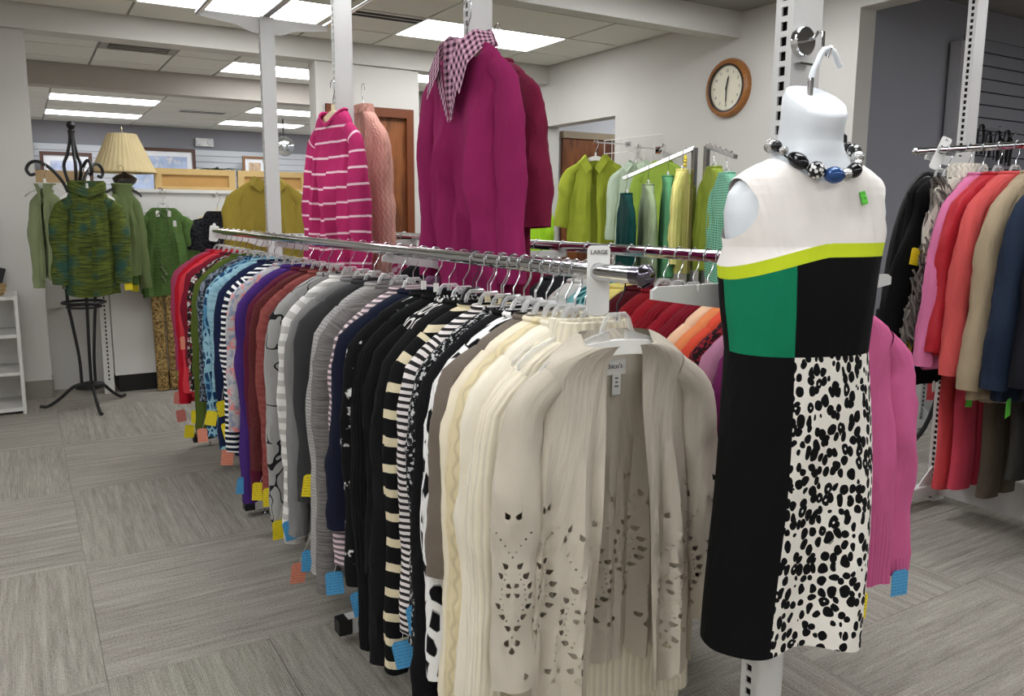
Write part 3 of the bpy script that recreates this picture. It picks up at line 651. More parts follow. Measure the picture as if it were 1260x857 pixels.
rr(1.82, 'top', 'dark red lace top', C('knit', '#4c1016', p=.012), 'dark red lace top beside the lemon yellow one', cat='top')
for Y, c, lb in ((1.75, '#7e141c', 'deep red ribbed sweater beside the dark red lace top'), (1.69, '#8e1620', 'ruby red sweater among the red sweaters'), (1.63, '#7a101b', 'garnet red sweater among the red sweaters'), (1.575, '#861322', 'crimson sweater among the red sweaters'), (1.53, '#6e0f1e', 'wine red sweater beside the peach cardigan')):
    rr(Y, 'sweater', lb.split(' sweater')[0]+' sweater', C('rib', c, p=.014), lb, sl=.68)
rr(1.475, 'cardigan', 'pale peach cardigan', C('plain', '#d8b192'), 'pale peach cardigan between the red sweaters and the orange blouse')
rr(1.44, 'blouse', 'orange blouse', C('plain', '#cf7a4c'), 'soft orange blouse beside the pale peach cardigan')
rr(1.405, 'sweater', 'coral sweater', C('plain', '#c1432f'), 'coral red sweater beside the soft orange blouse')
rr(1.365, 'top', 'black and red lace top', C('print', '#1a0c10', '#7c1c28', p=.012, d=.53), 'black and red lace top beside the coral sweater', cat='top')
rr(1.32, 'jacket', 'mauve pink jacket', C('plain', '#a5718a'), 'mauve pink jacket between the lace top and the purple sweater')
rr(1.275, 'sweater', 'purple sweater', C('plain', '#642050'), 'purple sweater beside the mauve jacket', dz=.46)
rr(1.215, 'sweater', 'raspberry red sweater', C('plain', '#8c1f3c'), 'raspberry red sweater behind the colour-block dress', sl=.6, dz=.46)
rr(1.15, 'sweater', 'hot pink sweater', C('plain', '#c9608f'), 'hot pink sweater with a wide drooping sleeve behind the dress', sl=.585, dz=.43, r0=.075, r1=.062, sw=.21, hw=.22, splay=.045, tags=[('b', .235, -.765, -.045), ('y', .06, -.775, -.05)], flat=.55, cuff=C('rib', '#c9608f', p=.012), hem=C('rib', '#c9608f', p=.012))
# ================================================================ front cardigan with cut-out work (real holes)
def drop_poly(x, y, a, l=.0135, w=.006):
    pts = [(0, -l*.62), (w*.6, -l*.15), (w, l*.18), (w*.6, l*.45), (0, l*.55), (-w*.6, l*.45), (-w, l*.18), (-w*.6, -l*.15)]
    c, s = math.cos(a), math.sin(a); return [(x+p*c-q*s, y+p*s+q*c) for p, q in pts]
def dot_poly(x, y, r=.0021): return [(x+r*math.cos(k*math.pi/2.5), y+r*math.sin(k*math.pi/2.5)) for k in range(5)]
def medallion(cx, cy, k=1.):
    H = []
    for dx, dy, a in ((-.011, .004, -.5), (0, .011, 0), (.011, .004, .5)): H.append(drop_poly(cx+dx*k, cy+dy*k, a))
    for i in range(4):
        t = i/3
        for s in (-1, 1): H.append(dot_poly(cx+s*lerp(.033, .007, t)*k, cy+lerp(.038, .072, t)*k))
    H.append(dot_poly(cx, cy+.081*k, .0024))
    for i in range(7):
        t = i/6; wx = .006+.030*math.sin(math.pi*(t*.86+.1)); yy = cy+lerp(.098, .215, t)*k
        for s in (-1, 1):
            H.append(drop_poly(cx+s*wx*k, yy, s*(.9+.35*t)))
            if wx > .016: H.append(dot_poly(cx+s*(wx-.011)*k, yy+.006)); H.append(dot_poly(cx+s*(wx-.0135)*k, yy-.004, .0014))
    for dx, dy, a in ((-.007, .135, 2.2), (.007, .135, -2.2), (-.008, .152, .9), (.008, .152, -.9)): H.append(drop_poly(cx+dx*k, cy+dy*k, a, .0105, .005))
    H.append(dot_poly(cx, cy+.232*k, .0026))
    for dx, dy, a in ((-.010, .244, .4), (.010, .244, -.4), (0, .259, 0)): H.append(drop_poly(cx+dx*k, cy+dy*k, a))
    return H
def cdt_skin(outline, holes, grid, fn):
    vs = [Vector(p) for p in outline]; faces = [list(range(len(vs)))]
    for h in holes: faces.append(list(range(len(vs), len(vs)+len(h)))); vs += [Vector(p) for p in h]
    vs += [Vector(p) for p in grid]
    v2, e2, f2, ov, oe, of = geometry.delaunay_2d_cdt(vs, [], faces, 1, 1e-6)
    mb = MB(); fs = [list(f) for f, o in zip(f2, of) if list(o) == [0]]
    mb.add([fn(p.x, p.y) for p in v2], fs, [(p.x, p.y) for p in v2]); return mb
def overlaps(h, kept):
    cx = sum(p[0] for p in h)/len(h); cy = sum(p[1] for p in h)/len(h)
    return any(abs(cx-a) < .0125 and abs(cy-b) < .0125 and (cx-a)**2+(cy-b)**2 < r for a, b, r in kept), cx, cy
def filt(H, x0, x1, y0, y1):
    out = []; kept = []
    for h in H:
        if min(p[0] for p in h) < x0+.004 or max(p[0] for p in h) > x1-.004 or min(p[1] for p in h) < y0 or max(p[1] for p in h) > y1: continue
        big = len(h) > 5; ok, cx, cy = overlaps(h, kept)
        r = .0001 if big else .00003
        if any((cx-a)**2+(cy-b)**2 < (.0142 if big and rb else .0092 if big or rb else .0052)**2 for a, b, rb in ((k[0], k[1], k[3]) for k in kept4)): continue
        kept4.append((cx, cy, r, big)); out.append(h)
    return out
m_suede = cloth('plain', '#c4bbab', rough=.95, b=.35)
CL = Vector((XL+.008, 1.182, RZ)); cg = thing('cardigan', 'beige suede open cardigan with leaf cut-outs and a scalloped hem, first on the rail', 'cardigan', CL, -.05, GL)
Usz, Vsz, VS = .92, .805, .15
A0, B0 = .205, .036
ths = []; acc = [0.]
for i in range(721):
    a = -math.pi/2+2*math.pi*i/720; c, s = math.cos(a), math.sin(a); ths.append((A0*math.copysign(abs(c)**.75, c), B0*math.copysign(abs(s)**.8, s)))
for i in range(720): acc.append(acc[-1]+math.hypot(ths[i+1][0]-ths[i][0], ths[i+1][1]-ths[i][1]))
def th_of(u, g):
    """angle for arc fraction, leaving the open front g wide (metres)"""
    s = lerp(g, acc[-1]-g, u/Usz); lo, hi = 0, 720
    while hi-lo > 1:
        m = (lo+hi)//2
        if acc[m] < s: lo = m
        else: hi = m
    f = (s-acc[lo])/max(1e-9, acc[hi]-acc[lo]); return -math.pi/2+2*math.pi*(lo+f)/720
def card_pt(u, v):
    t = v/VS if v < VS else 1.; tb_ = max(0, (v-VS)/(Vsz-VS))
    g = lerp(.055, .05, t) if v < VS else lerp(.05, .075, tb_)
    a = th_of(u, g); c, s = math.cos(a), math.sin(a); ex = math.copysign(abs(c)**.75, c); ey = math.copysign(abs(s)**.8, s)
    if v < VS:
        A = lerp(.078, .172, t**.85); B = lerp(.045, .03, t); z = -.112-.06*t**1.25-.012*sst((t-.75)/.25); x, y = A*ex, B*ey
        if s < 0: z -= .02*(1-t)
    else:
        A = lerp(.172, .205, sst(tb_*1.15))-.008*math.exp(-((tb_-.15)/.1)**2); B = lerp(.03, .05, sst(tb_*2)); z = -.184-(Vsz-VS)*tb_; f = .022*sst(tb_*1.6)
        x, y = A*ex, B*ey
        sgn = -1 if s < 0 else 1
        y += f*math.sin(15*x/A+(.6 if s < 0 else 2.))*.55+f*.45*math.sin(27*x/A+1.1*tb_+sgn)
        z -= .012*tb_*abs(s)*(1 if s < 0 else -1)
    return (x, y, z)
hem = []; nsc = 13
for k in range(nsc):
    u0, u1 = Usz*k/nsc, Usz*(k+1)/nsc
    for q in range(10):
        f = q/10; base = .028*math.sin(math.pi*f)**.7; hem.append((lerp(u0, u1, f), Vsz-.03+base+.0025*math.sin(q*math.pi)))
hem.append((Usz, Vsz-.03))
outl = [(Usz*k/60, 0) for k in range(60)]+[(Usz, (Vsz-.03)*k/60) for k in range(60)]+hem[::-1]+[(0, (Vsz-.03)*(60-k)/60) for k in range(1, 60)]
H = []; kept4 = []
for k in range(9):
    uc = .058+k*.101; off = .0 if k % 2 else .055; H += medallion(uc, .385+off, 1.08)
    ub_ = uc+.053
    for i in range(4): H.append(dot_poly(ub_, .635+i*.016, .0022))
    for dx, dy, a in ((-.012, .705, .9), (.012, .705, -.9), (0, .722, 0)): H.append(drop_poly(ub_+dx, dy, a))
    for dx, dy, a in ((-.013, .43, -.4), (.013, .43, .4), (0, .447, 0)): H.append(drop_poly(ub_+dx, dy, a))
H = filt(H, 0, Usz, .3, Vsz-.04)
gr = [(Usz*(i+.5)/52, Vsz*(j+.5)/50) for i in range(52) for j in range(49) if j < 48]
cdt_skin(outl, H, gr, card_pt).build('body', m_suede, cg)
def cut_sleeve(side, sl_, lab):
    rnd = random.Random(5+side); rings = sleeve_rings(side, .190, -.184+.012, sl_, rnd, .036, .052, .044, n=36, sway=-.012, flat=.6, m=30)
    n = 36; per = .27
    def fn(u, v):
        a = (u/per % 1.)*n; i = int(a) % n; f = a-int(a); jf = min(max(v/sl_, 0), 1)*30; j = min(int(jf), 29); g_ = jf-j
        p = rings[j][i].lerp(rings[j][(i+1) % n], f).lerp(rings[j+1][i].lerp(rings[j+1][(i+1) % n], f), g_); return p
    ol = [(per*k/36, 0) for k in range(36)]+[(per, sl_*k/40) for k in range(40)]+[(per*(36-k)/36, sl_+.006*math.sin(k*1.2)**2*0) for k in range(36)]+[(0, sl_*(40-k)/40) for k in range(40)]
    Hs = []
    for k in range(3): Hs += medallion(.045+k*.09, .215+(.03 if k % 2 else 0), 1.)
    for i in range(3): Hs.append(drop_poly(.02+i*.09, sl_-.03, .3))
    kept4.clear(); Hs = filt(Hs, 0, per, .2, sl_-.012)
    cdt_skin(ol, Hs, [(per*(i+.5)/36, sl_*(j+.5)/44) for i in range(36) for j in range(44)], fn).build('sleeve', m_suede, cg)
cut_sleeve(-1, .555, ''); cut_sleeve(1, .53, '')
lining = MB()
# back neck facing with the sewn label
def text_mesh(s, size, mat, name, ext=.0004):
    cu = bpy.data.curves.new('t', 'FONT'); cu.body = s; cu.size = size; cu.align_x = 'CENTER'; cu.align_y = 'CENTER'; cu.extrude = ext
    to = bpy.data.objects.new('t', cu); COL.objects.link(to); dg = bpy.context.evaluated_depsgraph_get(); me = bpy.data.meshes.new_from_object(to.evaluated_get(dg))
    bpy.data.objects.remove(to); me.name = name; me.materials.clear(); me.materials.append(mat); return me
m_ink = M('print_ink', '#3b3b3e', .6)
lb = MB().box((.012, .022, -.184), (.056, .0015, .032)); lb.box((.018, .021, -.219), (.02, .001, .042)); lbo = lb.build('neck_label', m_white, cg, False)
put(text_mesh("chico's", .0145, m_ink, 'label_print'), 'label_print', lbo, (.012, .0206, -.183), (math.pi/2, 0, 0))
for k, (z, w_) in enumerate(((-.207, .008), (-.215, .006), (-.223, .009))): MB().box((.018, .0203, z), (w_, .0004, .0025)).build('label_line', m_ink, lbo, False)
hg = thing('clothes_hanger', 'clear and white plastic hanger holding the beige cutwork cardigan', 'hanger', CL, -.05, 'clothes hangers')
put(HK['black'], 'hook', hg); put(HB['clear'], 'yoke', hg)
gb = MB(); rg = []
for k in range(17):
    x = -.1+.2*k/16; z = -.140-.55*x*x*1.6; rg.append([(x, -.011, z-.014), (x, .006, z-.016), (x, .005, z+.014), (x, -.007, z+.013)])
gb.grid(rg, True, True, True).build('grip_cover', m_hwhite, hg)
# size divider
def divider(loc, word, label, rz=0., ry=0., h0=.045, h1=.08, w_=.04, ts=.0135):
    t = thing('size_divider', label, 'size divider', loc, rz); t.rotation_euler = (0, ry, rz)
    pl = [(w_/2*math.cos(a)*1. if False else x, z) for x, z, a in ()]; r = .008
    pts = [(-w_/2, h0-r), (-w_/2+r*.3, h0-r*.3), (-w_/2+r, h0), (w_/2-r, h0), (w_/2-r*.3, h0-r*.3), (w_/2, h0-r), (w_/2, -h1+r), (w_/2-r, -h1), (-w_/2+r, -h1), (-w_/2, -h1+r)][::-1]
    hole = [(.0172*math.cos(k*math.pi/10), .0172*math.sin(k*math.pi/10)) for k in range(20)]
    vs = [Vector(p) for p in pts]+[Vector(p) for p in hole]
    v2, e2, f2, _, _, of = geometry.delaunay_2d_cdt(vs, [], [list(range(10)), list(range(10, 30))], 1, 1e-6)
    mb = MB(); fs = [list(f) for f, o in zip(f2, of) if list(o) == [0]]
    mb.add([(p.x, -.0012, p.y) for p in v2], fs); mb.add([(p.x, .0012, p.y) for p in v2], fs)
    for ring in (list(range(10)), list(range(10, 30))):
        for i in range(len(ring)):
            a, b = vs[ring[i]], vs[ring[(i+1) % len(ring)]]; mb.add([(a.x, -.0012, a.y), (b.x, -.0012, b.y), (b.x, .0012, b.y), (a.x, .0012, a.y)], [(0, 1, 2, 3)])
    mb.build('plate', m_white, t, False)
    if word: put(text_mesh(word, ts, m_ink, 'lettering'), 'lettering', t, (0, -.0018, h0-.013), (math.pi/2, 0, 0))
divider((XL, 1.232, RZ), 'LARGE', 'white LARGE size divider on the near end of the chrome rail', -.3, 0, .05, .085, .046, .0118)
divider((XL, 4.84, RZ), '', 'small blank white size divider at the far rail end', -.4, .12, .03, .06, .05)
divider((QR, 1.99, QZ), 'M', 'tilted white M size divider on the high rail of the right rack', -.5, .38, .055, .085, .045, .016)
_m = MB(); _m.path([(-.045, 0, -.138), (-.026, 0, -.088), (-.018, 0, -.079), (.018, 0, -.079), (.026, 0, -.088), (.045, 0, -.138)], .0055, 6); _m.path([(-.085, 0, -.15), (-.045, 0, -.137), (.045, 0, -.137), (.085, 0, -.15)], .006, 6); HSM = _m.mesh('hanger_body', m_clear)
# extra empty hangers bunched near the rail end
for k, Y in enumerate((1.305, 1.34, 1.372, 1.41, 1.452, 1.50, 1.545, 1.59, 1.65, 1.72)):
    t = thing('clothes_hanger', 'empty clear plastic hanger squeezed between tops by the LARGE divider', 'hanger', (XL, Y, RZ), R.uniform(-.12, .12), 'clothes hangers'); put(HK['clear'], 'hook', t); put(HSM, 'hanger_body', t)
# ================================================================ torso form, dress, necklace
MX, MY, MRZ = 1.163, .935, -.34
PROF = [(1.455, .050, .055), (1.44, .054, .057), (1.425, .064, .058), (1.412, .080, .06), (1.40, .104, .062), (1.385, .127, .064), (1.365, .141, .067), (1.335, .147, .070), (1.30, .143, .074), (1.25, .132, .078), (1.20, .127, .078), (1.10, .112, .066), (1.00, .105, .06), (.95, .1, .055)]
def tors(a, s, off=0.):
    f = s*(len(PROF)-1); i = min(int(f), len(PROF)-2); t = f-i; z, A, B = (lerp(PROF[i][k], PROF[i+1][k], t) for k in range(3))
    c, sn = math.cos(a), math.sin(a); ex = math.copysign(abs(c)**.88, c); ey = math.copysign(abs(sn)**.9, sn)
    if sn < 0 and 1.15 < z < 1.33: B += .008*math.sin((z-1.15)/.18*math.pi)*(1-abs(c))
    up = off*sst((1.45-z)*0+ (1 if z > 1.37 else 0))
    return ((A+off)*ex, (B+off)*ey, z+up)
m_form = M('form_plastic', '#e3e8ec', .35, var=.02)
fm = thing('torso_form', 'white plastic hanging torso form wearing the colour-block dress', 'mannequin', (MX, MY, 0), MRZ)
rings = []
for k, (dz, q) in enumerate(((.075, .001), (.0735, .6), (.069, .92), (.058, 1.0), (.03, .98), (.0, 1.0))):
    rings.append([(x*q, y*q-.012*(dz/.075), z+dz+.62*y*q*(dz/.075)) for x, y, z in (tors(2*math.pi*i/48, 0) for i in range(48))])
for k in range(1, 53): rings.append([tors(2*math.pi*i/48, k/52) for i in range(48)])
MB().grid(rings, True, True, True).build('torso', m_form, fm)
def wpt(x, y, Y):
    """photo pixel at depth Y in the form's own frame"""
    v = px(x, y, 1, Y)-Vector((MX, MY, 0)); return Matrix.Rotation(-MRZ, 3, 'Z') @ v
h0 = wpt(997, 106, .93)
MB().path([h0+Vector((0, 0, -.02)), h0, wpt(998, 96, .93)], .005, 10).build('ferrule', m_chrome, fm)
hp = [wpt(x, y, .93) for x, y in ((998, 97), (1001, 86), (1006, 76), (1010, 67), (1014, 61), (1020, 60), (1026, 64), (1029, 71), (1031, 78), (1034, 82))]
MB().path(hp, .0048, 10).build('hook', m_form, fm)
# dress
PR2 = [(1.285, .146, .088), (1.262, .142, .092), (1.25, .140, .093), (1.18, .134, .093), (1.095, .127, .086), (1.0, .134, .088), (.9, .139, .088), (.75, .142, .087), (.6, .143, .086), (.5, .143, .086)]
def dpt(a, z):
    for i in range(len(PR2)-1):
        if PR2[i][0] >= z >= PR2[i+1][0]: break
    t = (z-PR2[i][0])/(PR2[i+1][0]-PR2[i][0]); A, B = lerp(PR2[i][1], PR2[i+1][1], t), lerp(PR2[i][2], PR2[i+1][2], t)
    c, s = math.cos(a), math.sin(a); x, y = A*math.copysign(abs(c)**.85, c), B*math.copysign(abs(s)**.85, s)
    f = .026*sst((1.06-z)/.5); w_ = f*(math.sin(19*x+2.4)*.8+.55*math.sin(41*x+1.))
    zz = z-(.042*(max(0, -x)/.145)**1.2*sst((z-1.10)/.16) if z > 1.1 else 0)
    if z < .7: zz = z+(.7-z)/.185*(.012*math.sin(17*x+.5)-.10*0+.03*max(0, -x/.22)*0)
    return (x+.006*math.sin(9*z), y+w_*(1 if s < 0 else .6), zz)
dr = thing('dress', 'sleeveless colour-block dress in white, lime, green, black and leopard print', 'dress', (MX, MY, 0), MRZ)
m_dw = cloth('plain', '#f0eae4', b=.3, p=.031); m_lime = cloth('plain', '#cbdc2c', b=.3); m_gr = cloth('plain', '#12805a', b=.3); m_bk = cloth('plain', '#0b0b0c', b=.3); m_leo = cloth('leopard', '#f3eee4', '#0c0c0d', p=53.)
# yoke: high resolution tube, neck and arm holes removed, edges smoothed
bm = bmesh.new(); NA = 120; rows = []
for j in range(75):
    s = lerp(1.6/13, 8.5/13, j/74); rows.append([bm.verts.new(tors(2*math.pi*i/NA, s, .006)) for i in range(NA)])
last = [bm.verts.new(dpt(2*math.pi*i/NA, 1.285)) for i in range(NA)]; rows.append(last)
for j in range(75):
    for i in range(NA):
        a = [rows[j][i], rows[j][(i+1) % NA], rows[j+1][(i+1) % NA], rows[j+1][i]]; c = sum((v.co for v in a), Vector())/4
        xa = lerp(.116, .15, ((1.345-c.z)/.06)**2) if c.z < 1.345 else lerp(.116, .132, sst((c.z-1.345)/.05))
        if c.z > 1.283 and abs(c.x) > xa: continue
        zn_ = 1.382+(c.x/.084)**2*.05 if c.y < 0 else 1.418
        if abs(c.x) < .095 and c.z > zn_: continue
        bm.faces.new(a)
bmesh.ops.delete(bm, geom=[v for v in bm.verts if not v.link_faces], context='VERTS')
bl = set(last)
for _ in range(14):
    nw = {}
    for v in bm.verts:
        if v.is_boundary and v not in bl:
            nb = [e.other_vert(v).co for e in v.link_edges if e.is_boundary]
            if len(nb) == 2: nw[v] = v.co*.5+(nb[0]+nb[1])*.25
    for v, c in nw.items(): v.co = c
me = bpy.data.meshes.new('yoke'); uvl = bm.loops.layers.uv.new('UVMap')
for f in bm.faces:
    f.smooth = True
    for l in f.loops: l[uvl].uv = (l.vert.co.x, l.vert.co.z)
bmesh.ops.recalc_face_normals(bm, faces=bm.faces[:]); bm.to_mesh(me); bm.free(); me.materials.append(m_dw)
yk = bpy.data.objects.new('yoke', me); COL.objects.link(yk); yk.parent = dr
def panel(name, a0, a1, z0, z1, mat, nz, na=40):
    return MB().grid([[dpt(lerp(a0, a1, i/na), lerp(z0, z1, j/nz)) for i in range(na+1)] for j in range(nz+1)], False).build(name, mat, dr)
PI = math.pi; SM = 1.39*PI
panel('waist_band', 0, 2*PI, 1.285, 1.262, m_lime, 3, 90)
panel('bodice_panel', PI, SM, 1.262, 1.095, m_gr, 12); panel('bodice_panel', SM, 2*PI, 1.262, 1.095, m_bk, 12); panel('bodice_panel', 0, PI, 1.262, 1.095, m_bk, 12, 60)
panel('skirt_panel', PI, SM, 1.095, .555, m_bk, 40); panel('skirt_panel', SM, 2*PI, 1.095, .555, m_leo, 40); panel('skirt_panel', 0, PI, 1.095, .555, m_bk, 40, 60)
ts_ = Vector(tors(1.62*PI, 6.2/13, .008)); st = MB().box((ts_.x, ts_.y, ts_.z), (.013, .0015, .022), rz=.3, ry=-.25, rx=-.2).build('price_sticker', tagmat(TCOL['g']), dr, False)
# necklace
nk = thing('necklace', 'chunky necklace of black, silver and blue beads round the torso form', 'necklace', (MX, MY, 0), MRZ)
m_bb = M('bead_black', '#0d0d0f', .12); m_bs = M('bead_silver', '#b9b7b4', .25, .9, bump=.9, bscale=350); m_bl = M('bead_blue', '#2c4f86', .15, .3); 
def spot():
    g = NT('bead_spotted'); vo = g.n('TexVoronoi', Scale=140., Vector=g.n('TexCoord').outputs['Object']); g.fin(g.mix(g.math('LESS_THAN', vo.outputs[0], .42), '#101012', '#e8e6e2'), .15); return g.m
m_sp = spot()
def npt(t):
    a = -math.pi/2+t; fr = max(0, -math.sin(a)); return Vector((.070*math.cos(a), .066*math.sin(a)-.014*fr-.004, 1.442-.052*fr**1.3))
MB().path([npt(2*PI*k/48) for k in range(49)], .0015, 6).build('cord', m_bb, nk)
BD = [(-.1, .0135, 1.25, m_bl), (.22, .010, 1., m_bs), (-.5, .0145, 1., m_sp), (-.9, .0125, 1.55, m_bb), (-1.27, .008, .9, m_bs), (-1.5, .009, 1., m_bb), (-1.78, .0125, 1., m_bs), (-2.05, .008, 1., m_bb), (.52, .012, 1.4, m_bb), (.82, .008, .9, m_bs), (1.08, .0105, 1., m_bs), (1.34, .0115, 1., m_sp), (1.62, .009, 1., m_bb), (1.9, .010, 1., m_bs)]
for t, r, el, mt in BD:
    c = npt(t); tn = (npt(t+.02)-npt(t-.02)).normalized(); b = MB(); rings = []
    u_ = tn.orthogonal().normalized(); v_ = tn.cross(u_)
    for k in range(9):
        a = math.pi*k/8; rr_ = r*math.sin(a)+.0004; rings.append([c+tn*(-r*el*math.cos(a))+u_*rr_*math.cos(2*PI*i/14)+v_*rr_*math.sin(2*PI*i/14)+Vector((0, -.006, .004)) for i in range(14)])
    b.grid(rings, True, True, True).build('bead', mt, nk)
# magnetic disc hook on the end post
dk = thing('magnetic_hook', 'round chrome magnetic disc hook on the near rack post', 'hook', (0, 0, 0)); c = px(985, 52, 1, 1.0225); dk.location = (c.x, 1.0225, c.z)
MB().lathe([(.027, 0), (.027, -.010), (.0245, -.013), (.010, -.0125), (.0, -.0125)], 32, (0, 0, 0), 'Y', True).build('disc', m_chrome, dk)
e = px(1012, 66, 1, .94)-Vector(dk.location)
MB().path([(0, -.012, 0), (.0, -.03, .002), (e.x*.35, e.y*.6, .008), (e.x*.75, e.y*.9, .0), (e.x, e.y, e.z+.004), (e.x+.002, e.y-.01, e.z-.006), (e.x-.004, e.y-.02, e.z+.008)], .0028, 8).build('hook_wire', m_chrome, dk)
MB().bb(-.016, .02, -.016, .004, -.042, -.038).build('ledge', m_chrome, dk, False)

pk = thing('display_hook', 'black curved wire hook behind the shoulder of the torso form', 'hook', (1.288, 1.0425, 1.47)); e1 = px(1030, 163, 1, 1.06)-Vector(pk.location); e2 = px(1040, 195, 1, 1.06)-Vector(pk.location)
MB().path([(0, 0, 0), (.015, .01, .02), (e1.x*.5, .015, e1.z*.98), (e1.x, .018, e1.z+.004), (e2.x*.98, .018, e1.z-.006), (e2.x, .018, e2.z)], .0035, 8).build('wire', m_cap, pk); MB().bb(-.002, .004, -.008, .008, -.02, .012).build('tongue', m_cap, pk, False)
# ================================================================ garments hung on the rack posts
GP = 'garments displayed on the rack posts'
garment('sweater', 'magenta V-neck sweater with a plaid shirt collar on a rack post', (1.155, 2.157, 1.925), -PI/2+.12, C('plain', '#8c2357', b=.35), L=.74, sw=.185, hw=.195, sl=.6, collar=None, vd=.2, group=GP, hk='cream', of='magenta V-neck sweater', r0=.058, r1=.045, splay=.022, an=.085, drop=.05, fold=.024, flat=.7, tb=.045)
par = bpy.data.objects['sweater' if False else [o.name for o in bpy.data.objects if o.get('label', '').startswith('magenta V-neck')][0]]
m_plaid = C('plaid', '#d8a9bd', '#3a1830', p=.02, d=.5)
def flap(pts, name='shirt_collar'):
    mb = MB(); rows = [[Vector(a).lerp(Vector(b), i/6) for i in range(7)] for a, b in pts]; mb.grid(rows, False); u = mb.build(name, m_plaid, par); return u
m_plaid2 = m_plaid
flap([((-.05, -.05, -.10), (.05, -.05, -.10)), ((-.045, -.056, -.17), (.045, -.056, -.17)), ((-.03, -.06, -.25), (.03, -.06, -.25)), ((-.004, -.058, -.325), (.004, -.058, -.325))], 'shirt_placket')
for s in (-1, 1):
    flap([((s*.055, .045, -.075), (s*.075, .045, -.11)), ((s*.065, -.02, -.075), (s*.095, -.02, -.135)), ((s*.05, -.066, -.11), (s*.10, -.07, -.18)), ((s*.022, -.085, -.185), (s*.085, -.088, -.265))])
    flap([((s*.045, -.066, -.15), (s*.07, -.066, -.2)), ((s*.03, -.068, -.22), (s*.045, -.068, -.25)), ((s*.002, -.066, -.325), (s*.006, -.066, -.335))], 'placket_edge')
flap([((-.075, .045, -.115), (.075, .045, -.115)), ((-.055, .048, -.065), (.055, .048, -.065)), ((-.075, .06, -.115), (.075, .06, -.115))])
garment('sweater', 'crimson boucle sweater with fluted cuffs behind the magenta sweater', (1.38, 2.37, 1.925), PI/2, C('knit', '#7d1f3e', p=.009), L=.76, sw=.2, hw=.2, sl=.44, collar='crew', group=GP, hk='white', of='crimson boucle sweater', r0=.06, r1=.062, splay=.03, flat=.8, tb=.05)
garment('sweater', 'hot pink sweater with thin white stripes on a rack post', (1.15, 3.335, 1.855), -PI/2+.15, C('hstripe', '#f0cfd8', '#b72f68', p=.064, d=.14), L=.66, sw=.175, hw=.185, sl=.56, collar='crew', cmat=C('plain', '#b72f68'), group=GP, hk='cream', of='pink striped sweater', r0=.056, r1=.05, splay=.04, vd=.06, flat=.7, tb=.045, an=.095, fold=.022)
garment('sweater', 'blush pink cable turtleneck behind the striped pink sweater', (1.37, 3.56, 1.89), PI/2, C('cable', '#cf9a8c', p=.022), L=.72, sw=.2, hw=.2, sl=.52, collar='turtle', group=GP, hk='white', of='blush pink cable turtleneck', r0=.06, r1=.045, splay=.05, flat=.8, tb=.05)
a_, b_ = px(278, 250, 1, 4.95), px(378, 250, 1, 4.95); t_ = px(328, 219, 1, 4.95)
garment('jacket', 'mustard yellow corduroy jacket on the far rack post', ((a_.x+b_.x)/2, 4.95, t_.z+.10), 0, C('rib', '#a8943f', p=.006), L=.62, sw=.195, hw=.21, sl=.55, collar='shirt', group=GP, hk='white', of='mustard yellow jacket', splay=.02, r0=.06)
# ================================================================ right rack
G2 = 'garments on the right rack'
def r2(Y, name, of, mat, label, dz, **kw):
    kw.setdefault('splay', .10); kw.setdefault('hw', .30)
    return garment(name, label, (QR, Y, QZ), kw.pop('rz', R.uniform(-.1, .1)), mat, L=QZ-.112-dz, of=of, group=G2, **kw)
m_fur = cloth('fur', '#1c1a18', '#8d857a')
r2(1.955, 'vest', 'black fur-trimmed vest', cloth('plain', '#0d0d0e'), 'black vest with a shaggy grey fur edge', .86, sl=0, cat='vest', tags=[('y', -.25, -.4, -.05), ('b', -.2, -.47, -.05)], collar=None, sw=.2, hw=.34)
vp = [o for o in bpy.data.objects if o.get('label', '').startswith('black vest')][0]
# fur edge: many tapered locks
fl = MB(); rf = random.Random(3)
for k in range(950):
    t = rf.random(); xx = -.22+.14*(1-t)+rf.uniform(-.085, .085)-.03*t; zz = -.12-.62*t; yy = -.062+rf.uniform(-.02, .015)
    if t < .1: xx = rf.uniform(-.2, .05)
    d = Vector((rf.uniform(-.5, .5), rf.uniform(-.6, -.05), rf.uniform(-1, -.1))).normalized()*rf.uniform(.04, .07)
    p_ = Vector((xx, yy, zz)); fl.path([p_, p_+d*.5+Vector((0, -.004, 0)), p_+d+Vector((0, 0, -.012))], [.006, .005, .001], 4, False)
tag(fl.build('fur_trim', M('fur_hair', '#645e57', .9, var=.6, nscale=18), vp), None, None, None, 'stuff')
r2(1.99, 'coat', 'long black coat', cloth('plain', '#101011'), 'long black sleeveless coat beside the fur-edged vest', .62, sl=0, collar=None, tags=[('y', -.2, -.79, -.05), ('b', -.17, -.87, -.05)])
r2(1.875, 'sweater', 'cream cable sweater with a full collar', cloth('cable', '#d9d3c4', p=.02), 'cream knitted sweater with a full collar on the right rack', 1.12, sl=.0, collar='cowl', hw=.24)
r2(1.815, 'jacket', 'candy pink jacket', cloth('plain', '#cf739b'), 'candy pink long-sleeved jacket', .74, sl=.66, r1=.045, tags=[('w', -.26, -.92, -.02)])
r2(1.755, 'blouse', 'red satin blouse', cloth('plain', '#b12a34', rough=.4), 'red satin blouse beside the candy pink jacket', .8, sl=.6)
r2(1.69, 'jacket', 'coral red jacket', cloth('plain', '#cb5654'), 'coral red jacket with buttoned cuffs', .74, sl=.68, r1=.05, tags=[('y', -.22, -.88, -.05), ('g', -.16, -.95)])
r2(1.61, 'jacket', 'khaki jacket', cloth('plain', '#a6957a'), 'khaki jacket with a turned-back cuff', .66, sl=.72, r1=.055, r0=.065, tb=.05)
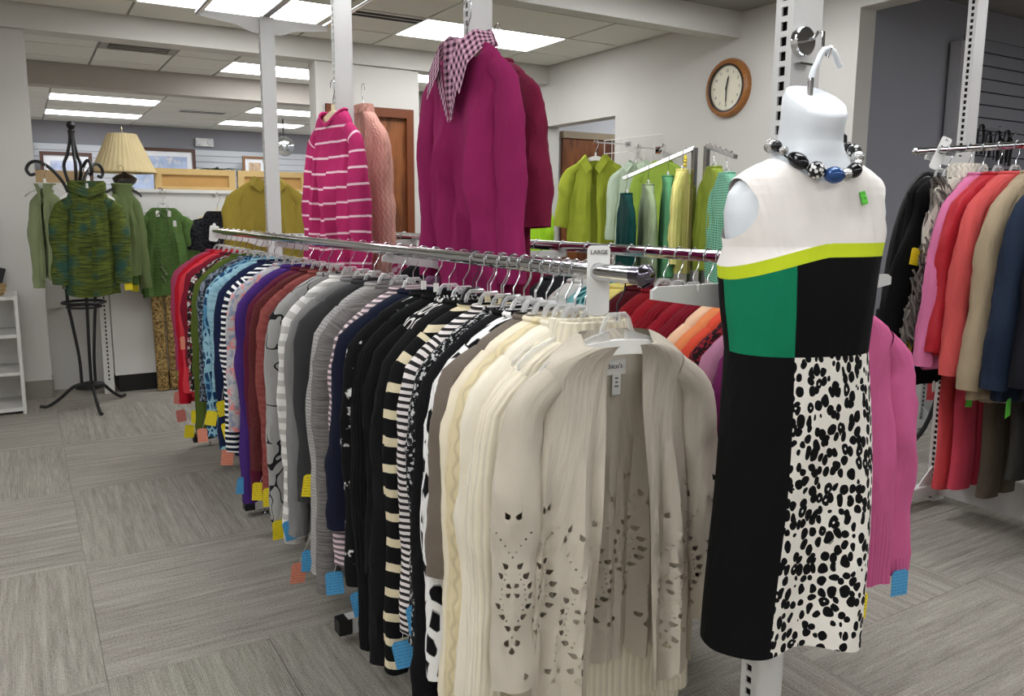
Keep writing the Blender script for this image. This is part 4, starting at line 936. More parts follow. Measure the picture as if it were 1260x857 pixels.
r2(1.52, 'jacket', 'navy denim jacket', cloth('plain', '#232e40'), 'dark navy denim jacket on the right rack', .66, sl=.70, r1=.06, r0=.07, tb=.05, tags=[('g', -.28, -.93, -.05)])
r2(1.43, 'jacket', 'black denim jacket', cloth('plain', '#1a1b20'), 'black denim jacket beside the navy one', .7, sl=.68, r1=.06, tags=[('o', -.28, -.9, -.05), ('g', -.28, -.99, -.06)])
def trousers(Y, mat, label, of, z0, z1, x=QX-.11, w=.13, legs=2):
    t = thing('trousers', label, 'trousers', (x, Y, .945), R.uniform(-.1, .1), G2); L = z0-z1
    for s in (-1, 1):
        rings = []
        for k in range(13):
            q = k/12; cx_ = s*w*.5*(.9+.1*q)+.006*math.sin(6*q+s); rings.append([(cx_+(w*.5*.93)*math.copysign(abs(math.cos(a))**.6, math.cos(a)), .028*math.sin(a)+.008*math.sin(7*q+s), z0-.945-L*q) for a in (2*PI*i/20 for i in range(20))])
        MB().grid(rings).build('leg', mat, t)
    MB().grid([[(w*1.0*math.copysign(abs(math.cos(a))**.6, math.cos(a)), .03*math.sin(a), z0-.945+dz) for a in (2*PI*i/28 for i in range(28))] for dz in (-.02, .03)]).build('waistband', mat, t)
    h = thing('clothes_hanger', 'chrome clip hanger holding the '+of, 'hanger', (x, Y, .945), t.rotation_euler[2], 'clothes hangers'); put(HK['clear'], 'hook', h)
    MB().path([(-.14, 0, z0-.945+.035), (.14, 0, z0-.945+.035)], .004, 8).build('bar', m_wire, h); MB().path([(0, 0, -.09), (0, 0, z0-.945+.035)], .002, 6).build('stem', m_wire, h)
    for s in (-1, 1): MB().box((s*.12, 0, z0-.945+.025), (.02, .07, .03)).build('clip', m_wire, h, False)
trousers(1.93, cloth('plain', '#cf4a4f'), 'coral red trousers on the lower rail of the right rack', 'coral red trousers', .80, .13)
trousers(1.86, cloth('plain', '#d0485c'), 'rosy red trousers beside the coral pair', 'rosy red trousers', .80, .15)
trousers(1.74, cloth('plain', '#5c5246'), 'olive brown trousers on the lower rail', 'olive brown trousers', .80, .15)
trousers(1.63, cloth('plain', '#45443f'), 'charcoal trousers on the lower rail', 'charcoal trousers', .80, .26)
trousers(1.52, cloth('plain', '#17181a'), 'black trousers on the lower rail', 'black trousers', .80, .2)
trousers(1.30, cloth('plain', '#1b2140'), 'navy trousers nearest the end of the lower rail', 'navy trousers', .80, .05, x=QX-.3)
garment('skirt', 'taupe skirt with a green tag below the khaki jacket', (QX-.24, 1.68, 1.06), 0., cloth('plain', '#9b8c7d'), L=.34, sl=0, sw=.19, hw=.2, collar=None, group=G2, hk=None, cat='skirt', tags=[('g', -.12, -.2, -.06), ('g', -.05, -.2, -.07)])
# oval standing mirror behind the rack
m_mir = M('mirror_glass', '#d9dcde', .02, 1., var=0.)
c = (px(1128, 215, 0, 4.1)+px(1128, 548, 0, 4.1))/2; hh = (px(1128, 215, 0, 4.1)-px(1128, 548, 0, 4.1)).length/2
mo = thing('floor_mirror', 'oval standing mirror in a black frame behind the right rack', 'mirror', (4.1, c.y, 0), -.95)
MB().path([(.17*math.cos(2*PI*k/48), 0, c.z+hh*math.sin(2*PI*k/48)) for k in range(49)], .012, 8, False).build('frame', m_cap, mo)
gl = MB(); gl.add([(0, 0, c.z)]+[(.165*math.cos(2*PI*k/48), 0, c.z+(hh-.006)*math.sin(2*PI*k/48)) for k in range(48)], [(0, 1+k, 1+(k+1) % 48) for k in range(48)]); gl.build('glass', m_mir, mo, False)
for s in (-1, 1): MB().path([(s*.2, .02, .01), (s*.19, .02, c.z)], .01, 8).build('stand_post', m_cap, mo); MB().path([(s*.2, -.18, .012), (s*.2, .22, .012)], .012, 8).build('stand_foot', m_cap, mo); MB().path([(s*.19, .02, c.z), (s*.17, 0, c.z)], .007, 8).build('pivot', m_cap, mo)
# faceouts with black straps on the slatwall
for k, (x, y) in enumerate(((1222, 160), (1242, 168), (1256, 176))):
    p_ = px(x, y, 1, 2.95); f_ = thing('slatwall_hook', ('chrome slatwall arm with a black strap draped over it', 'chrome slatwall arm holding two black straps', 'chrome slatwall arm with a coiled black belt')[k], 'hook', (p_.x, 3.165, p_.z+.02))
    MB().path([(0, 0, 0), (0, -.12, 0), (0, -.24, -.02), (0, -.26, .0)], .006, 8).build('arm', m_chrome, f_); MB().bb(-.02, .02, -.002, .004, -.03, .03).build('backplate', m_chrome, f_, False)
    for j in range(2+k % 2):
        yy = -.08-.06*j; MB().path([(-.03, yy, -.14-.03*j), (-.035, yy, -.04), (-.02, yy, .015), (0, yy, .022), (.02, yy, .012), (.035, yy, -.05), (.02, yy, -.15-.02*j)], .009, 6, True, .4).build('strap', m_cap, f_)
# ================================================================ clock
ck = thing('wall_clock', 'round wooden wall clock with a cream dial on the off-white wall', 'clock', (XW, 4.20, 2.213))
def wood():
    g = NT('clock_wood'); ob = g.n('TexCoord').outputs['Object']; sp = g.n('SeparateXYZ', Vector=ob)
    f = g.noise(1., g.vec(g.math('MULTIPLY', sp.outputs[0], 40.), g.math('MULTIPLY', sp.outputs[1], 12.), g.math('MULTIPLY', sp.outputs[2], 60.)), 4.); g.fin(g.mix(f, '#7a4a20', '#b3773b'), .3); return g.m
rC = .202
MB().lathe([(rC, 0), (rC, -.018), (rC*.97, -.034), (rC*.88, -.044), (rC*.82, -.040)], 56, (0, 0, 0), 'X').build('case', wood(), ck)
MB().lathe([(rC*.82, -.04), (rC*.80, -.046), (rC*.755, -.044), (rC*.745, -.03)], 56, (0, 0, 0), 'X').build('bezel', M('bezel_dark', '#2c1a12', .25), ck)
MB().lathe([(rC*.76, -.028), (.001, -.028)], 48, (0, 0, 0), 'X').build('dial', M('dial_cream', '#e3dec6', .4), ck)
for h in range(12):
    a = PI/2-2*PI*(h+1)/12
    put(text_mesh(str(h+1), .028, m_cap, 'numeral'), 'numeral', ck, (-.0295, -math.cos(a)*rC*.58, math.sin(a)*rC*.58), (PI/2, 0, -PI/2))
def hand(ang, l, w_, name):
    d = Vector((0, -math.sin(ang), math.cos(ang))); n_ = Vector((0, math.cos(ang), math.sin(ang))); mb = MB()
    q = [-d*.02+n_*w_*.5, -d*.02-n_*w_*.5, d*l*.75-n_*w_*.6, d*l, d*l*.75+n_*w_*.6]; mb.add([(-.034, v.y, v.z) for v in q]+[(-.032, v.y, v.z) for v in q], [(0, 1, 2, 3, 4), (9, 8, 7, 6, 5)]+[(i, (i+1) % 5, 5+(i+1) % 5, 5+i) for i in range(5)]); mb.build(name, m_cap, ck, False)
hand(.22, .085, .012, 'hour_hand'); hand(PI, .11, .009, 'minute_hand'); MB().lathe([(.008, -.036), (.008, -.03)], 12, (0, 0, 0), 'X', True, True).build('hub', m_cap, ck)
# ================================================================ green display by the clock wall
GG = 'green garments by the clock wall'
gw = thing('gridwall_rack', 'white wire grid panel fixed to the wall beside the opening', 'grid panel', (4.28, 5.17, 1.3)); z0, z1, y0, y1 = -.45, .645, -.36, .365
for k in range(11): MB().path([(0, y0, z0+(z1-z0)*k/10), (0, y1, z0+(z1-z0)*k/10)], .003, 6).build('wire', m_white, gw)
for k in range(8): MB().path([(0, y0+(y1-y0)*k/7, z0), (0, y0+(y1-y0)*k/7, z1)], .003, 6).build('wire', m_white, gw)
for yy in (y0, y1): MB().path([(0, yy, .5), (.06, yy, .5)], .006, 6).build('standoff', m_white, gw)
def hung(x, yt, yb, X, name, label, mat, of, rz=-PI/2, **kw):
    p_ = px(x, yt, 0, X); b_ = px(x, yb, 0, X); kw.setdefault('group', GG); kw.setdefault('hk', 'clear')
    return garment(name, label, (X, p_.y, p_.z+.112), rz, mat, L=p_.z-b_.z, of=of, **kw)
hung(733, 193, 298, 3.95, 'jacket', 'lime green linen jacket with a wide collar in front of the grid panel', cloth('plain', '#9aa536'), 'lime green linen jacket', rz=-.95, sw=.19, hw=.235, sl=.47, r0=.065, r1=.062, splay=.09, collar='shirt', flat=.7, vd=.12, hk='white', gap=.07, an=.085)
hung(785, 200, 330, 4.03, 'blouse', 'pale sage satin blouse on the grid panel', cloth('plain', '#bccdb4', rough=.5), 'pale sage satin blouse', rz=-1.2, sw=.19, hw=.2, sl=.5, collar='shirt')
hung(815, 200, 330, 4.03, 'blouse', 'bright lime blouse at the edge of the grid panel', cloth('plain', '#9cb84a'), 'bright lime blouse', rz=-1.2, sw=.19, hw=.2, sl=.45, hk='white')
for nm_ in ('lime green linen jacket with', 'pale sage satin', 'bright lime blouse'):
    o_ = [o for o in bpy.data.objects if o.get('label', '').startswith(nm_)][0]; l_ = o_.location; z_ = l_.z-.0
    h_ = thing('grid_hook', 'chrome faceout arm on the grid panel holding the '+nm_.replace(' with', ''), 'hook', (4.28, min(max(l_.y, 4.85), 5.5), z_)); dv = Vector((l_.x-4.28, l_.y-h_.location.y, 0))
    MB().path([(0, 0, 0), dv, dv*1.03+Vector((0, 0, .02))], .006, 8).build('arm', m_chrome, h_); MB().bb(-.006, .006, -.03, .03, -.02, .02).build('bracket', m_chrome, h_, False)
# four-way stand with sloping waterfall arms
P0 = px(855, 182, 0, 3.6); T0 = px(767, 220, 0, 3.33)
fw = thing('garment_stand', 'chrome four-way garment stand with sloping waterfall arms', 'garment stand', (3.62, 3.68, 0))
m_steel = M('brushed_steel', '#a7a6a4', .25, 1.)
def sq(a, b, w_, name, par=fw):
    a, b = Vector(a)-fw.location, Vector(b)-fw.location; return MB().path([a, b], w_*.707, 4).build(name, m_steel, par, False)
P1 = px(870, 180, 0, 3.62); T1 = px(905, 193, 0, 3.3)
sq((P0.x, P0.y, .05), P0, .028, 'post'); sq((P1.x, P1.y, .05), P1, .028, 'post'); sq(P0, T0, .022, 'waterfall_arm'); sq(P1, T1, .022, 'waterfall_arm')
sq((P0.x, P0.y, 1.17), (P1.x, P1.y, 1.17), .022, 'crossbar')
for d in ((.32, 0), (-.32, 0), (0, .32), (0, -.32)): MB().path([(0, 0, .05), (d[0], d[1], .03)], .018, 8).build('base_leg', m_steel, fw); MB().path([(d[0], d[1], 0), (d[0], d[1], .03)], .015, 8).build('glide', m_cap, fw)
for a, b in ((P0, T0), (P1, T1)):
    for k in range(5):
        q = a.lerp(b, .12+.19*k)-fw.location; MB().lathe([(.006, 0), (.007, .012), (.0, .016)], 8, (q.x, q.y, q.z+.01), 'Z').build('stop_pin', m_chrome, fw)
dA = (T0-P0).normalized(); azA = math.atan2(dA.y, dA.x)
def wf(t, name, label, mat, of, L, **kw):
    q = P0.lerp(T0, t); kw.setdefault('group', GG); return garment(name, label, (q.x, q.y, q.z), azA+PI/2+kw.pop('dr', 0), mat, L=L, of=of, **kw)
wf(.95, 'blouse', 'dark teal velvet blouse on the waterfall arm', cloth('plain', '#0b3c38'), 'dark teal velvet blouse', .6, sl=.5, dr=.4)
wf(.64, 'blouse', 'grey sage blouse on the waterfall arm', cloth('plain', '#93a27f'), 'grey sage blouse', .62, sl=.52, dr=.35)
wf(.36, 'blouse', 'kelly green blouse on the waterfall arm', cloth('plain', '#569064'), 'kelly green blouse', .62, sl=.52, dr=.25)
wf(.16, 'blouse', 'pale yellow blouse on the waterfall arm', cloth('vstripe', '#e2d98d', '#cfc46e', p=.02), 'pale yellow blouse', .62, sl=.48)
q = P0.lerp(T0, .14); nl = thing('necklace', 'yellow bead necklace with a flower pendant on the waterfall arm', 'necklace', (q.x, q.y, q.z), azA+PI/2); m_yb = M('bead_yellow', '#e8cf2a', .3)
for k in range(30):
    a = 2*PI*k/30; MB().lathe([(.0005, -.011), (.008, -.006), (.011, 0), (.008, .006), (.0005, .011)], 8, (-.22+.035*math.sin(a), -.03, -.18+.17*math.cos(a)), 'Z').build('bead', m_yb, nl)
pet = MB()
for k in range(7): a = 2*PI*k/7; pet.lathe([(.0005, -.018), (.018, -.005), (.018, .005), (.0005, .018)], 8, (-.22+.03*math.cos(a), -.045, -.34+.03*math.sin(a)))
pet.build('flower_pendant', M('pendant_yellow', '#dcb91a', .4), nl)
q = P1.lerp(T1, .75); garment('blouse', 'mint green gingham blouse on the second waterfall arm', (q.x, q.y, q.z), 1.1, cloth('plaid', '#9fd0b6', '#2f8a68', p=.014), L=.6, sl=.5, group=GG, of='mint gingham blouse')
q = P1.lerp(T1, .3); garment('blouse', 'olive lime blouse on the second waterfall arm', (q.x, q.y, q.z), 1.1, cloth('plain', '#8a9a3c'), L=.6, sl=.5, group=GG, of='olive lime blouse')
p_ = px(655, 262, 0, 4.22); pg = thing('wall_peg', 'chrome peg on the corridor wall holding the neon lime blouse', 'peg', (4.345, p_.y, p_.z+.2))
MB().path([(-.004, 0, 0), (-.15, 0, 0), (-.155, 0, .02)], .006, 8).build('rod', m_chrome, pg); MB().lathe([(.02, -.005), (.02, 0)], 14, (0, 0, 0), 'X', True, True).build('flange', m_chrome, pg)
garment('blouse', 'neon lime blouse hung in the corridor past the crimson sweater', (4.22, p_.y, p_.z+.2), -1.3, cloth('plain', '#9fd02c'), L=.7, sl=.4, group=None, of='neon lime blouse', hk='white')
# ================================================================ black iron coat stand with green tops
SX, SY = .325, 6.07; m_iron = M('wrought_iron', '#121213', .45)
cs = thing('coat_stand', 'black wrought-iron coat stand with curled arms and a ball finial', 'coat stand', (SX, SY, 0))
zt = px(87, 160, 1, SY).z; zr = px(105, 372, 1, SY).z
zn_ = px(90, 250, 1, SY).z
for k in range(3):
    a0 = {0: math.atan2(.103, -.285), 1: math.atan2(-.34, .04), 2: math.atan2(.225, .237)}[k]; d = Vector((math.cos(a0), math.sin(a0), 0))
    MB().path(sm([d*.02+Vector((0, 0, .155)), d*.1+Vector((0, 0, .145)), d*.2+Vector((0, 0, .06)), d*.27+Vector((0, 0, .015)), d*.32+Vector((0, 0, .014))]), .011, 8).build('foot', m_iron, cs)
    MB().path(sm([d*.05+Vector((0, 0, .16)), d*.055+Vector((0, 0, .35)), d*.085+Vector((0, 0, .6)), d*.10+Vector((0, 0, zr)), d*.10+Vector((0, 0, zr+.3)), d*.05+Vector((0, 0, zn_)), d*.035+Vector((0, 0, zn_+.1)), d*.06+Vector((0, 0, (zn_+zt)/2)), d*.035+Vector((0, 0, zt-.16)), d*.012+Vector((0, 0, zt-.06)), d*.012+Vector((0, 0, zt))]), .010, 8).build('rod', m_iron, cs)
    a1 = a0+.1 if k else a0; d1_ = Vector((math.cos(a1), math.sin(a1), 0))
    if k == 1: d1_ = Vector((.3, -.95, 0)).normalized()
    MB().path(sm([d1_*.03+Vector((0, 0, zn_+.02)), d1_*.07+Vector((0, 0, zn_+.13)), d1_*.14+Vector((0, 0, zn_+.22)), d1_*.21+Vector((0, 0, zn_+.265)), d1_*.26+Vector((0, 0, zn_+.255)), d1_*.285+Vector((0, 0, zn_+.215)), d1_*.265+Vector((0, 0, zn_+.18)), d1_*.235+Vector((0, 0, zn_+.185))]), .0105, 8).build('arm', m_iron, cs)
MB().path([(.13*math.cos(2*PI*k/40), .13*math.sin(2*PI*k/40), zr) for k in range(41)], .009, 8, False).build('ring', m_iron, cs)
MB().path([(.105*math.cos(2*PI*k/40), .105*math.sin(2*PI*k/40), zr-.03) for k in range(41)], .007, 8, False).build('ring', m_iron, cs)
MB().lathe([(.001, -.028), (.02, -.02), (.028, 0), (.02, .02), (.001, .028)], 18, (0, 0, zt+.03)).build('finial', m_iron, cs); MB().lathe([(.016, 0), (.024, .012), (.016, .024)], 16, (0, 0, zt-.02)).build('collar', m_iron, cs)
MB().lathe([(.0, .12), (.05, .12), (.09, .135), (.09, .16), (.03, .175), (.0, .175)], 20).build('hub', m_iron, cs)
GS = 'green tops on the iron coat stand'
def disp(xc, x0, x1, yt, yb, Y, name, label, mat, of, rz=0., fac=1., **kw):
    p_ = px(xc, yt, 1, Y); b_ = px(xc, yb, 1, Y); wd = (px(x1, yt, 1, Y).x-px(x0, yt, 1, Y).x)*fac
    sw = kw.pop('sw', wd/2-.075); kw.setdefault('hw', sw+.015)
    return garment(name, label, (p_.x, Y, p_.z+.112), rz, mat, L=p_.z-b_.z, sw=sw, of=of, **kw)
mel = cloth('marl', '#26331c', '#66722e', '#23504e', p=.011)
disp(107, 58, 152, 232, 362, SY-.24, 'sweater', 'space-dyed green cowl-neck sweater at the front of the coat stand', mel, 'space-dyed green cowl sweater', sl=.52, collar='cowl', group=GS, hk='white', vd=.05, r0=.06, r1=.05, an=.085, tags=[('y', .2, -.70, -.03)], splay=.045, fold=.014)
disp(55, 30, 78, 226, 342, SY-.12, 'cardigan', 'pale sage open cardigan on the left coat stand arm', cloth('rib', '#8f9a72', p=.012), 'pale sage cardigan', rz=-.75, fac=1.35, sl=.58, gap=.14, collar=None, group=GS, hk='white')
disp(150, 122, 173, 228, 336, SY+.02, 'cardigan', 'faded olive cardigan on the right coat stand arm', cloth('plain', '#5d6a42'), 'faded olive cardigan', rz=.6, fac=1.3, sl=.62, collar='crew', group=GS, hk='black', r1=.045)
# ================================================================ white display cabinet in the opening, lamp and frames on top
m_lam = M('white_laminate', '#d6d4cf', .45, var=.02)
cb = thing('display_cabinet', 'white back of a chest-high display cabinet standing in the opening', 'cabinet', (1.28, 6.65, 0))
MB().bb(.515, 2.08, 6.45, 6.95, .13, 1.465).build('body', m_lam, cb, False, True); MB().bb(.50, 2.09, 6.435, 6.96, 1.465, 1.49).build('top', m_lam, cb, False, True); MB().bb(.54, 2.06, 6.47, 6.93, 0, .13).build('plinth', m_cap, cb, False, True)
for yy, nm in ((6.4475, 'edge_upright'),):
    MB().bb(.44, .505, 6.45, 6.49, 0, 1.46).build(nm, m_lam, cb, False, True)
    sp = MB(); z = .1
    while z < 1.42: sp.bb(.468, .478, 6.447, 6.4502, z, z+.016); z += .03
    sp.build('slot_strip', m_dark, cb, False, True)
lp = thing('table_lamp', 'table lamp with a cream pleated shade and a dark carved base', 'lamp', (px(153, 213, 1, 6.7).x, 6.7, 1.49))
zs0, zs1 = px(153, 213, 1, 6.7).z-1.49, px(153, 165, 1, 6.7).z-1.49
r0s, r1s = .222, .098; n = 72
MB().grid([[(lerp(r0s, r1s, t)*(1+.018*(i % 2))*math.cos(2*PI*i/n), lerp(r0s, r1s, t)*(1+.018*(i % 2))*math.sin(2*PI*i/n), lerp(zs0, zs1, t)) for i in range(n)] for t in (0, .5, 1)]).build('shade', cloth('plain', '#cdbb90', b=.2), lp, False)
MB().lathe([(r0s*1.01, zs0), (r0s*1.025, zs0+.004), (r0s*1.01, zs0+.012)], 48).build('shade_rim', M('shade_trim', '#c2ae80', .7), lp)
MB().lathe([(.06, 0), (.065, .012), (.04, .02), (.075, .05), (.085, .08), (.055, .105), (.02, .115), (.012, .13), (.012, zs0+.05)], 20, (0, 0, 0), 'Z', True).build('base', M('carved_bronze', '#2a1d16', .4, var=.5, nscale=40, bump=1., bscale=60), lp)
MB().path([(0, 0, zs0+.05), (0, 0, zs1+.03)], .005, 8).build('harp', m_brass, lp); MB().lathe([(.001, 0), (.008, .008), (.004, .02), (.001, .03)], 10, (0, 0, zs1+.025)).build('finial', m_brass, lp)
for s in (0, 1, 2): MB().path([(0, 0, zs1), (r1s*math.cos(s*2.1), r1s*math.sin(s*2.1), zs1)], .002, 5).build('spider', m_brass, lp)
m_pine = M('pale_pine', '#c3a56c', .5, var=.12, nscale=14); m_pined = M('honey_panel', '#b58b4d', .55, var=.12, nscale=10)
for x0, x1, lb_ in ((.895, 1.49, 'pale pine frame with a honey panel beside the lamp'), (1.51, 2.07, 'pale pine frame behind the mustard jacket')):
    f_ = thing('wooden_frame', lb_, 'frame', ((x0+x1)/2, 6.72, 1.49)); w_ = (x1-x0)/2; h_ = .165
    MB().bb(-w_, w_, -.02, .02, h_-.045, h_).build('rail', m_pine, f_, False); MB().bb(-w_, w_, -.02, .02, 0, .03).build('rail', m_pine, f_, False)
    for s in (-1, 1): MB().bb(min(s*w_, s*(w_-.05)), max(s*w_, s*(w_-.05)), -.021, .021, 0, h_).build('stile', m_pine, f_, False)
    MB().bb(-w_+.05, w_-.05, -.002, .012, .03, h_-.045).build('panel', m_pined, f_, False)
bx = thing('cardboard_box', 'small tan box behind the iron coat stand', 'box', (.27, 6.9, 0)); q = px(55, 222, 1, 6.9); 
MB().bb(-.17, .17, -.1, .1, q.z-.02, q.z+.07).build('carton', M('cardboard', '#b79a72', .8), bx, False); MB().bb(-.2, .2, -.14, .14, 0.62, q.z-.021).build('stand', m_lam, bx, False); MB().bb(-.19, .19, -.12, .12, 0, .62).build('plinth', m_lam, bx, False)
bpy.data.objects.remove(bx.children[0]) if False else None
# green twin-set and black top on the cabinet
mgr = cloth('marl', '#465f2c', '#587440', p=.01)
t1 = disp(201, 160, 243, 256, 364, 6.33, 'cardigan', 'leaf green open cardigan over a matching shell on the white cabinet', mgr, 'leaf green twin-set', sl=.46, gap=.18, collar=None, hk='clear', r0=.065, r1=.06, splay=.05, tags=[('w', -.05, -.13, -.06), ('w', .03, -.13, -.06), ('w', .06, -.2, -.07), ('y', -.22, -.64, -.03)])
GN[0] += 1; MB().grid(body_rings(.60, .15, .185, .018, -.125, .075, .05, .05, .006, random.Random(4))).build('shell', mgr, t1)
q = px(201, 300, 1, 6.27); nk2 = thing('necklace', 'long olive bead necklace hung over the leaf green cardigan', 'necklace', (q.x-.01, 6.255, px(201, 262, 1, 6.27).z))
m_ob = M('bead_olive', '#4c5a33', .4)
for k in range(44):
    a = 2*PI*k/44; MB().lathe([(.0005, -.006), (.0055, -.003), (.0055, .003), (.0005, .006)], 7, (.055*math.sin(a)*(1-.35*max(0, -math.cos(a))), 0, -.19+.19*math.cos(a))).build('bead', m_ob, nk2)
for k in range(5): MB().lathe([(.0005, -.02), (.013, -.006), (.013, .006), (.0005, .02)], 8, (.012*((k % 3)-1), -.004, -.40-.022*k)).build('pendant', m_ob, nk2)
def peg(x, Y0, z, label):
    t = thing('cabinet_hook', label, 'hook', (x, 6.45, z)); MB().path([(0, 0, 0), (0, Y0-6.45, 0), (0, Y0-6.45-.01, .012)], .004, 8).build('rod', m_chrome, t); MB().bb(-.012, .012, -.003, .002, -.02, .02).build('plate', m_chrome, t, False); return t
peg(px(201, 256, 1, 6.33).x, 6.33, px(201, 256, 1, 6.33).z+.126, 'chrome hook on the cabinet holding the leaf green cardigan')
t2 = disp(268, 232, 305, 260, 330, 6.33, 'top', 'black embroidered sleeveless top on the white cabinet', cloth('print', '#0c0c0d', '#26262a', p=.02), 'black embroidered top', sl=.2, collar=None, hk='cream', cat='top', r0=.06, r1=.06, tags=[('w', -.04, -.2, -.06), ('w', .05, -.14, -.06)])
peg(px(268, 260, 1, 6.33).x, 6.33, px(268, 260, 1, 6.33).z+.126, 'chrome hook on the cabinet holding the black top')
# gold sequin trousers
def sequin():
    g = NT('gold_sequins'); u, v = g.uv(); vo = g.n('TexVoronoi', Scale=90., Vector=g.n('TexCoord').outputs['Object']); r_ = g.n('SeparateXYZ', Vector=vo.outputs['Color']).outputs[0]
    g.fin(g.mix(r_, '#5d4724', '#d0b074'), .3, .5); return g.m
p_ = px(201, 366, 1, 6.36); b_ = px(206, 484, 1, 6.36); gs = thing('trousers', 'gold sequin trousers hanging below the leaf green cardigan', 'trousers', (p_.x, 6.36, 0))
for s in (-1, 1): MB().grid([[(s*.045+.01*t+.042*math.cos(2*PI*i/16), .025*math.sin(2*PI*i/16), lerp(p_.z+.12, b_.z+.03, t)) for i in range(16)] for t in (0, .2, .4, .6, .8, 1)]).build('leg', sequin() if s < 0 else bpy.data.materials['gold_sequins'], gs)
MB().grid([[(.085*math.cos(2*PI*i/20), .03*math.sin(2*PI*i/20), p_.z+dz) for i in range(20)] for dz in (.1, .16)]).build('waistband', bpy.data.materials['gold_sequins'], gs)
MB().path([(0, 0, p_.z+.15), (0, .02, p_.z+.2), (0, .085, p_.z+.2)], .004, 6).build('hanging_loop', m_wire, gs)
# ================================================================ left shelf unit
q0, q1 = px(34, 503, 2, 0), px(22, 362, 1, 6.2)
se = thing('shelf_unit', 'white laminate shelf unit against the pillar', 'shelf unit', (-.45, 6.3, 0)); zt_ = px(20, 362, 1, 6.2).z
MB().bb(-.075, -.055, 6.06, 6.48, 0, zt_).build('side_panel', m_lam, se, False, True); MB().bb(-.95, -.93, 6.06, 6.48, 0, zt_).build('side_panel', m_lam, se, False, True)
MB().bb(-.93, -.075, 6.465, 6.48, .03, zt_-.01).build('back_panel', m_lam, se, False, True)
for k, yy in enumerate((366, 413, 460)): z = px(5, yy, 1, 6.07).z; MB().bb(-.929, -.076, 6.07, 6.46, z-.02, z).build('shelf', m_lam, se, False, True)
MB().bb(-.929, -.076, 6.07, 6.46, .02, .045).build('shelf', m_lam, se, False, True)
bk = thing('basket', 'small tan woven basket on top of the shelf unit', 'basket', (-.2, 6.2, px(5, 366, 1, 6.07).z))
MB().lathe([(.001, .002), (.07, .003), (.085, .04), (.092, .075), (.085, .075), (.078, .04)], 24).build('bowl', cloth('knit', '#b89a6a', p=.012), bk)
for k in range(3): MB().path([(.085*math.cos(2*PI*i/30), .085*math.sin(2*PI*i/30), .03+.02*k) for i in range(31)], .005, 6, False).build('band', M('straw', '#c2a878', .8), bk)
pa = thing('poster_panel', 'tall grey fabric panel leaning above the shelf unit', 'panel', (-.2, 6.40, px(5, 366, 1, 6.07).z)); MB().box((-.12, .06, .26), (.3, .015, .52), ry=.1).build('panel', M('panel_grey', '#9d9fa6', .8), pa, False); MB().box((.04, .05, .09), (.06, .02, .16), ry=.3).build('corner', m_cap, pa, False)
# ================================================================ behind the stand: white counter, printer, tray, shoes
wc = thing('counter', 'white counter with a mottled front seen past the coat stand', 'counter', (.35, 7.75, 0)); zc_ = px(120, 366, 1, 7.55).z
MB().bb(.05, .95, 7.55, 8.0, .04, zc_-.02).build('front', M('mottled_white', '#dcdcdc', .5, var=.12, nscale=30), wc, False, True); MB().bb(.03, .97, 7.53, 8.02, zc_-.02, zc_).build('top', m_lam, wc, False, True); MB().bb(.08, .92, 7.6, 7.98, 0, .04).build('plinth', m_cap, wc, False, True)
q = px(120, 366, 1, 7.6); pr = thing('printer', 'black and white desktop printer on the white counter', 'printer', (q.x, 7.72, zc_))
MB().bb(-.13, .17, -.12, .12, 0, .12).build('body', m_cap, pr, False); MB().bb(-.13, .17, -.12, .12, .12, .16).build('lid', m_white, pr, False); MB().box((.02, .05, .21), (.26, .006, .12), rx=-.4).build('paper_tray', m_white, pr, False)
q = px(112, 468, 2, .02); ty = thing('tray', 'oval silver tray with dried grass on the floor behind the coat stand', 'tray', (q.x+.03, 7.05, 0))
MB().grid([[(r*.24*math.cos(2*PI*i/32), r*.15*math.sin(2*PI*i/32), z) for i in range(32)] for r, z in ((.02, .004), (.8, .005), (.95, .03), (1, .032), (.97, .024), (.8, .001))]).build('dish', M('tray_silver', '#b9b9b6', .25, .8), ty)
gb = MB(); rg_ = random.Random(9)
for k in range(60): a = rg_.uniform(0, 6.28); r = rg_.uniform(0, .14); p_ = Vector((r*math.cos(a), .5*r*math.sin(a), .008)); gb.path([p_, p_+Vector((rg_.uniform(-.05, .05), rg_.uniform(-.03, .03), rg_.uniform(.01, .05)))], .002, 3, False)
tag(gb.build('dried_grass', M('dry_grass', '#8e8a62', .8), ty), kind='stuff')
for k, dx in enumerate((0, .085)):
    q = px(66, 468, 2, 0); sh = thing('shoe', 'dark red leather shoe by the pillar base', 'shoe', (.19+dx, 6.95+dx*.3, 0), .2, 'pair of dark red shoes')
    MB().grid([[(w_*math.cos(2*PI*i/16), y, .012+h_*.5+h_*.5*math.sin(2*PI*i/16)) for i in range(16)] for y, w_, h_ in ((-.13, .012, .03), (-.11, .03, .045), (-.06, .038, .06), (0, .034, .075), (.06, .03, .095), (.11, .032, .1), (.125, .02, .09))], True, True, True).build('upper', M('red_leather', '#5a1c1c', .4), sh)
    MB().grid([[(w_*math.cos(2*PI*i/16), y, z) for y, w_ in ((-.14, .01), (-.11, .033), (-.05, .04), (.05, .032), (.12, .034), (.13, .02)) for i in (0, 8)][::1] for z in (0, .014)], False).build('sole', m_cap, sh, False)
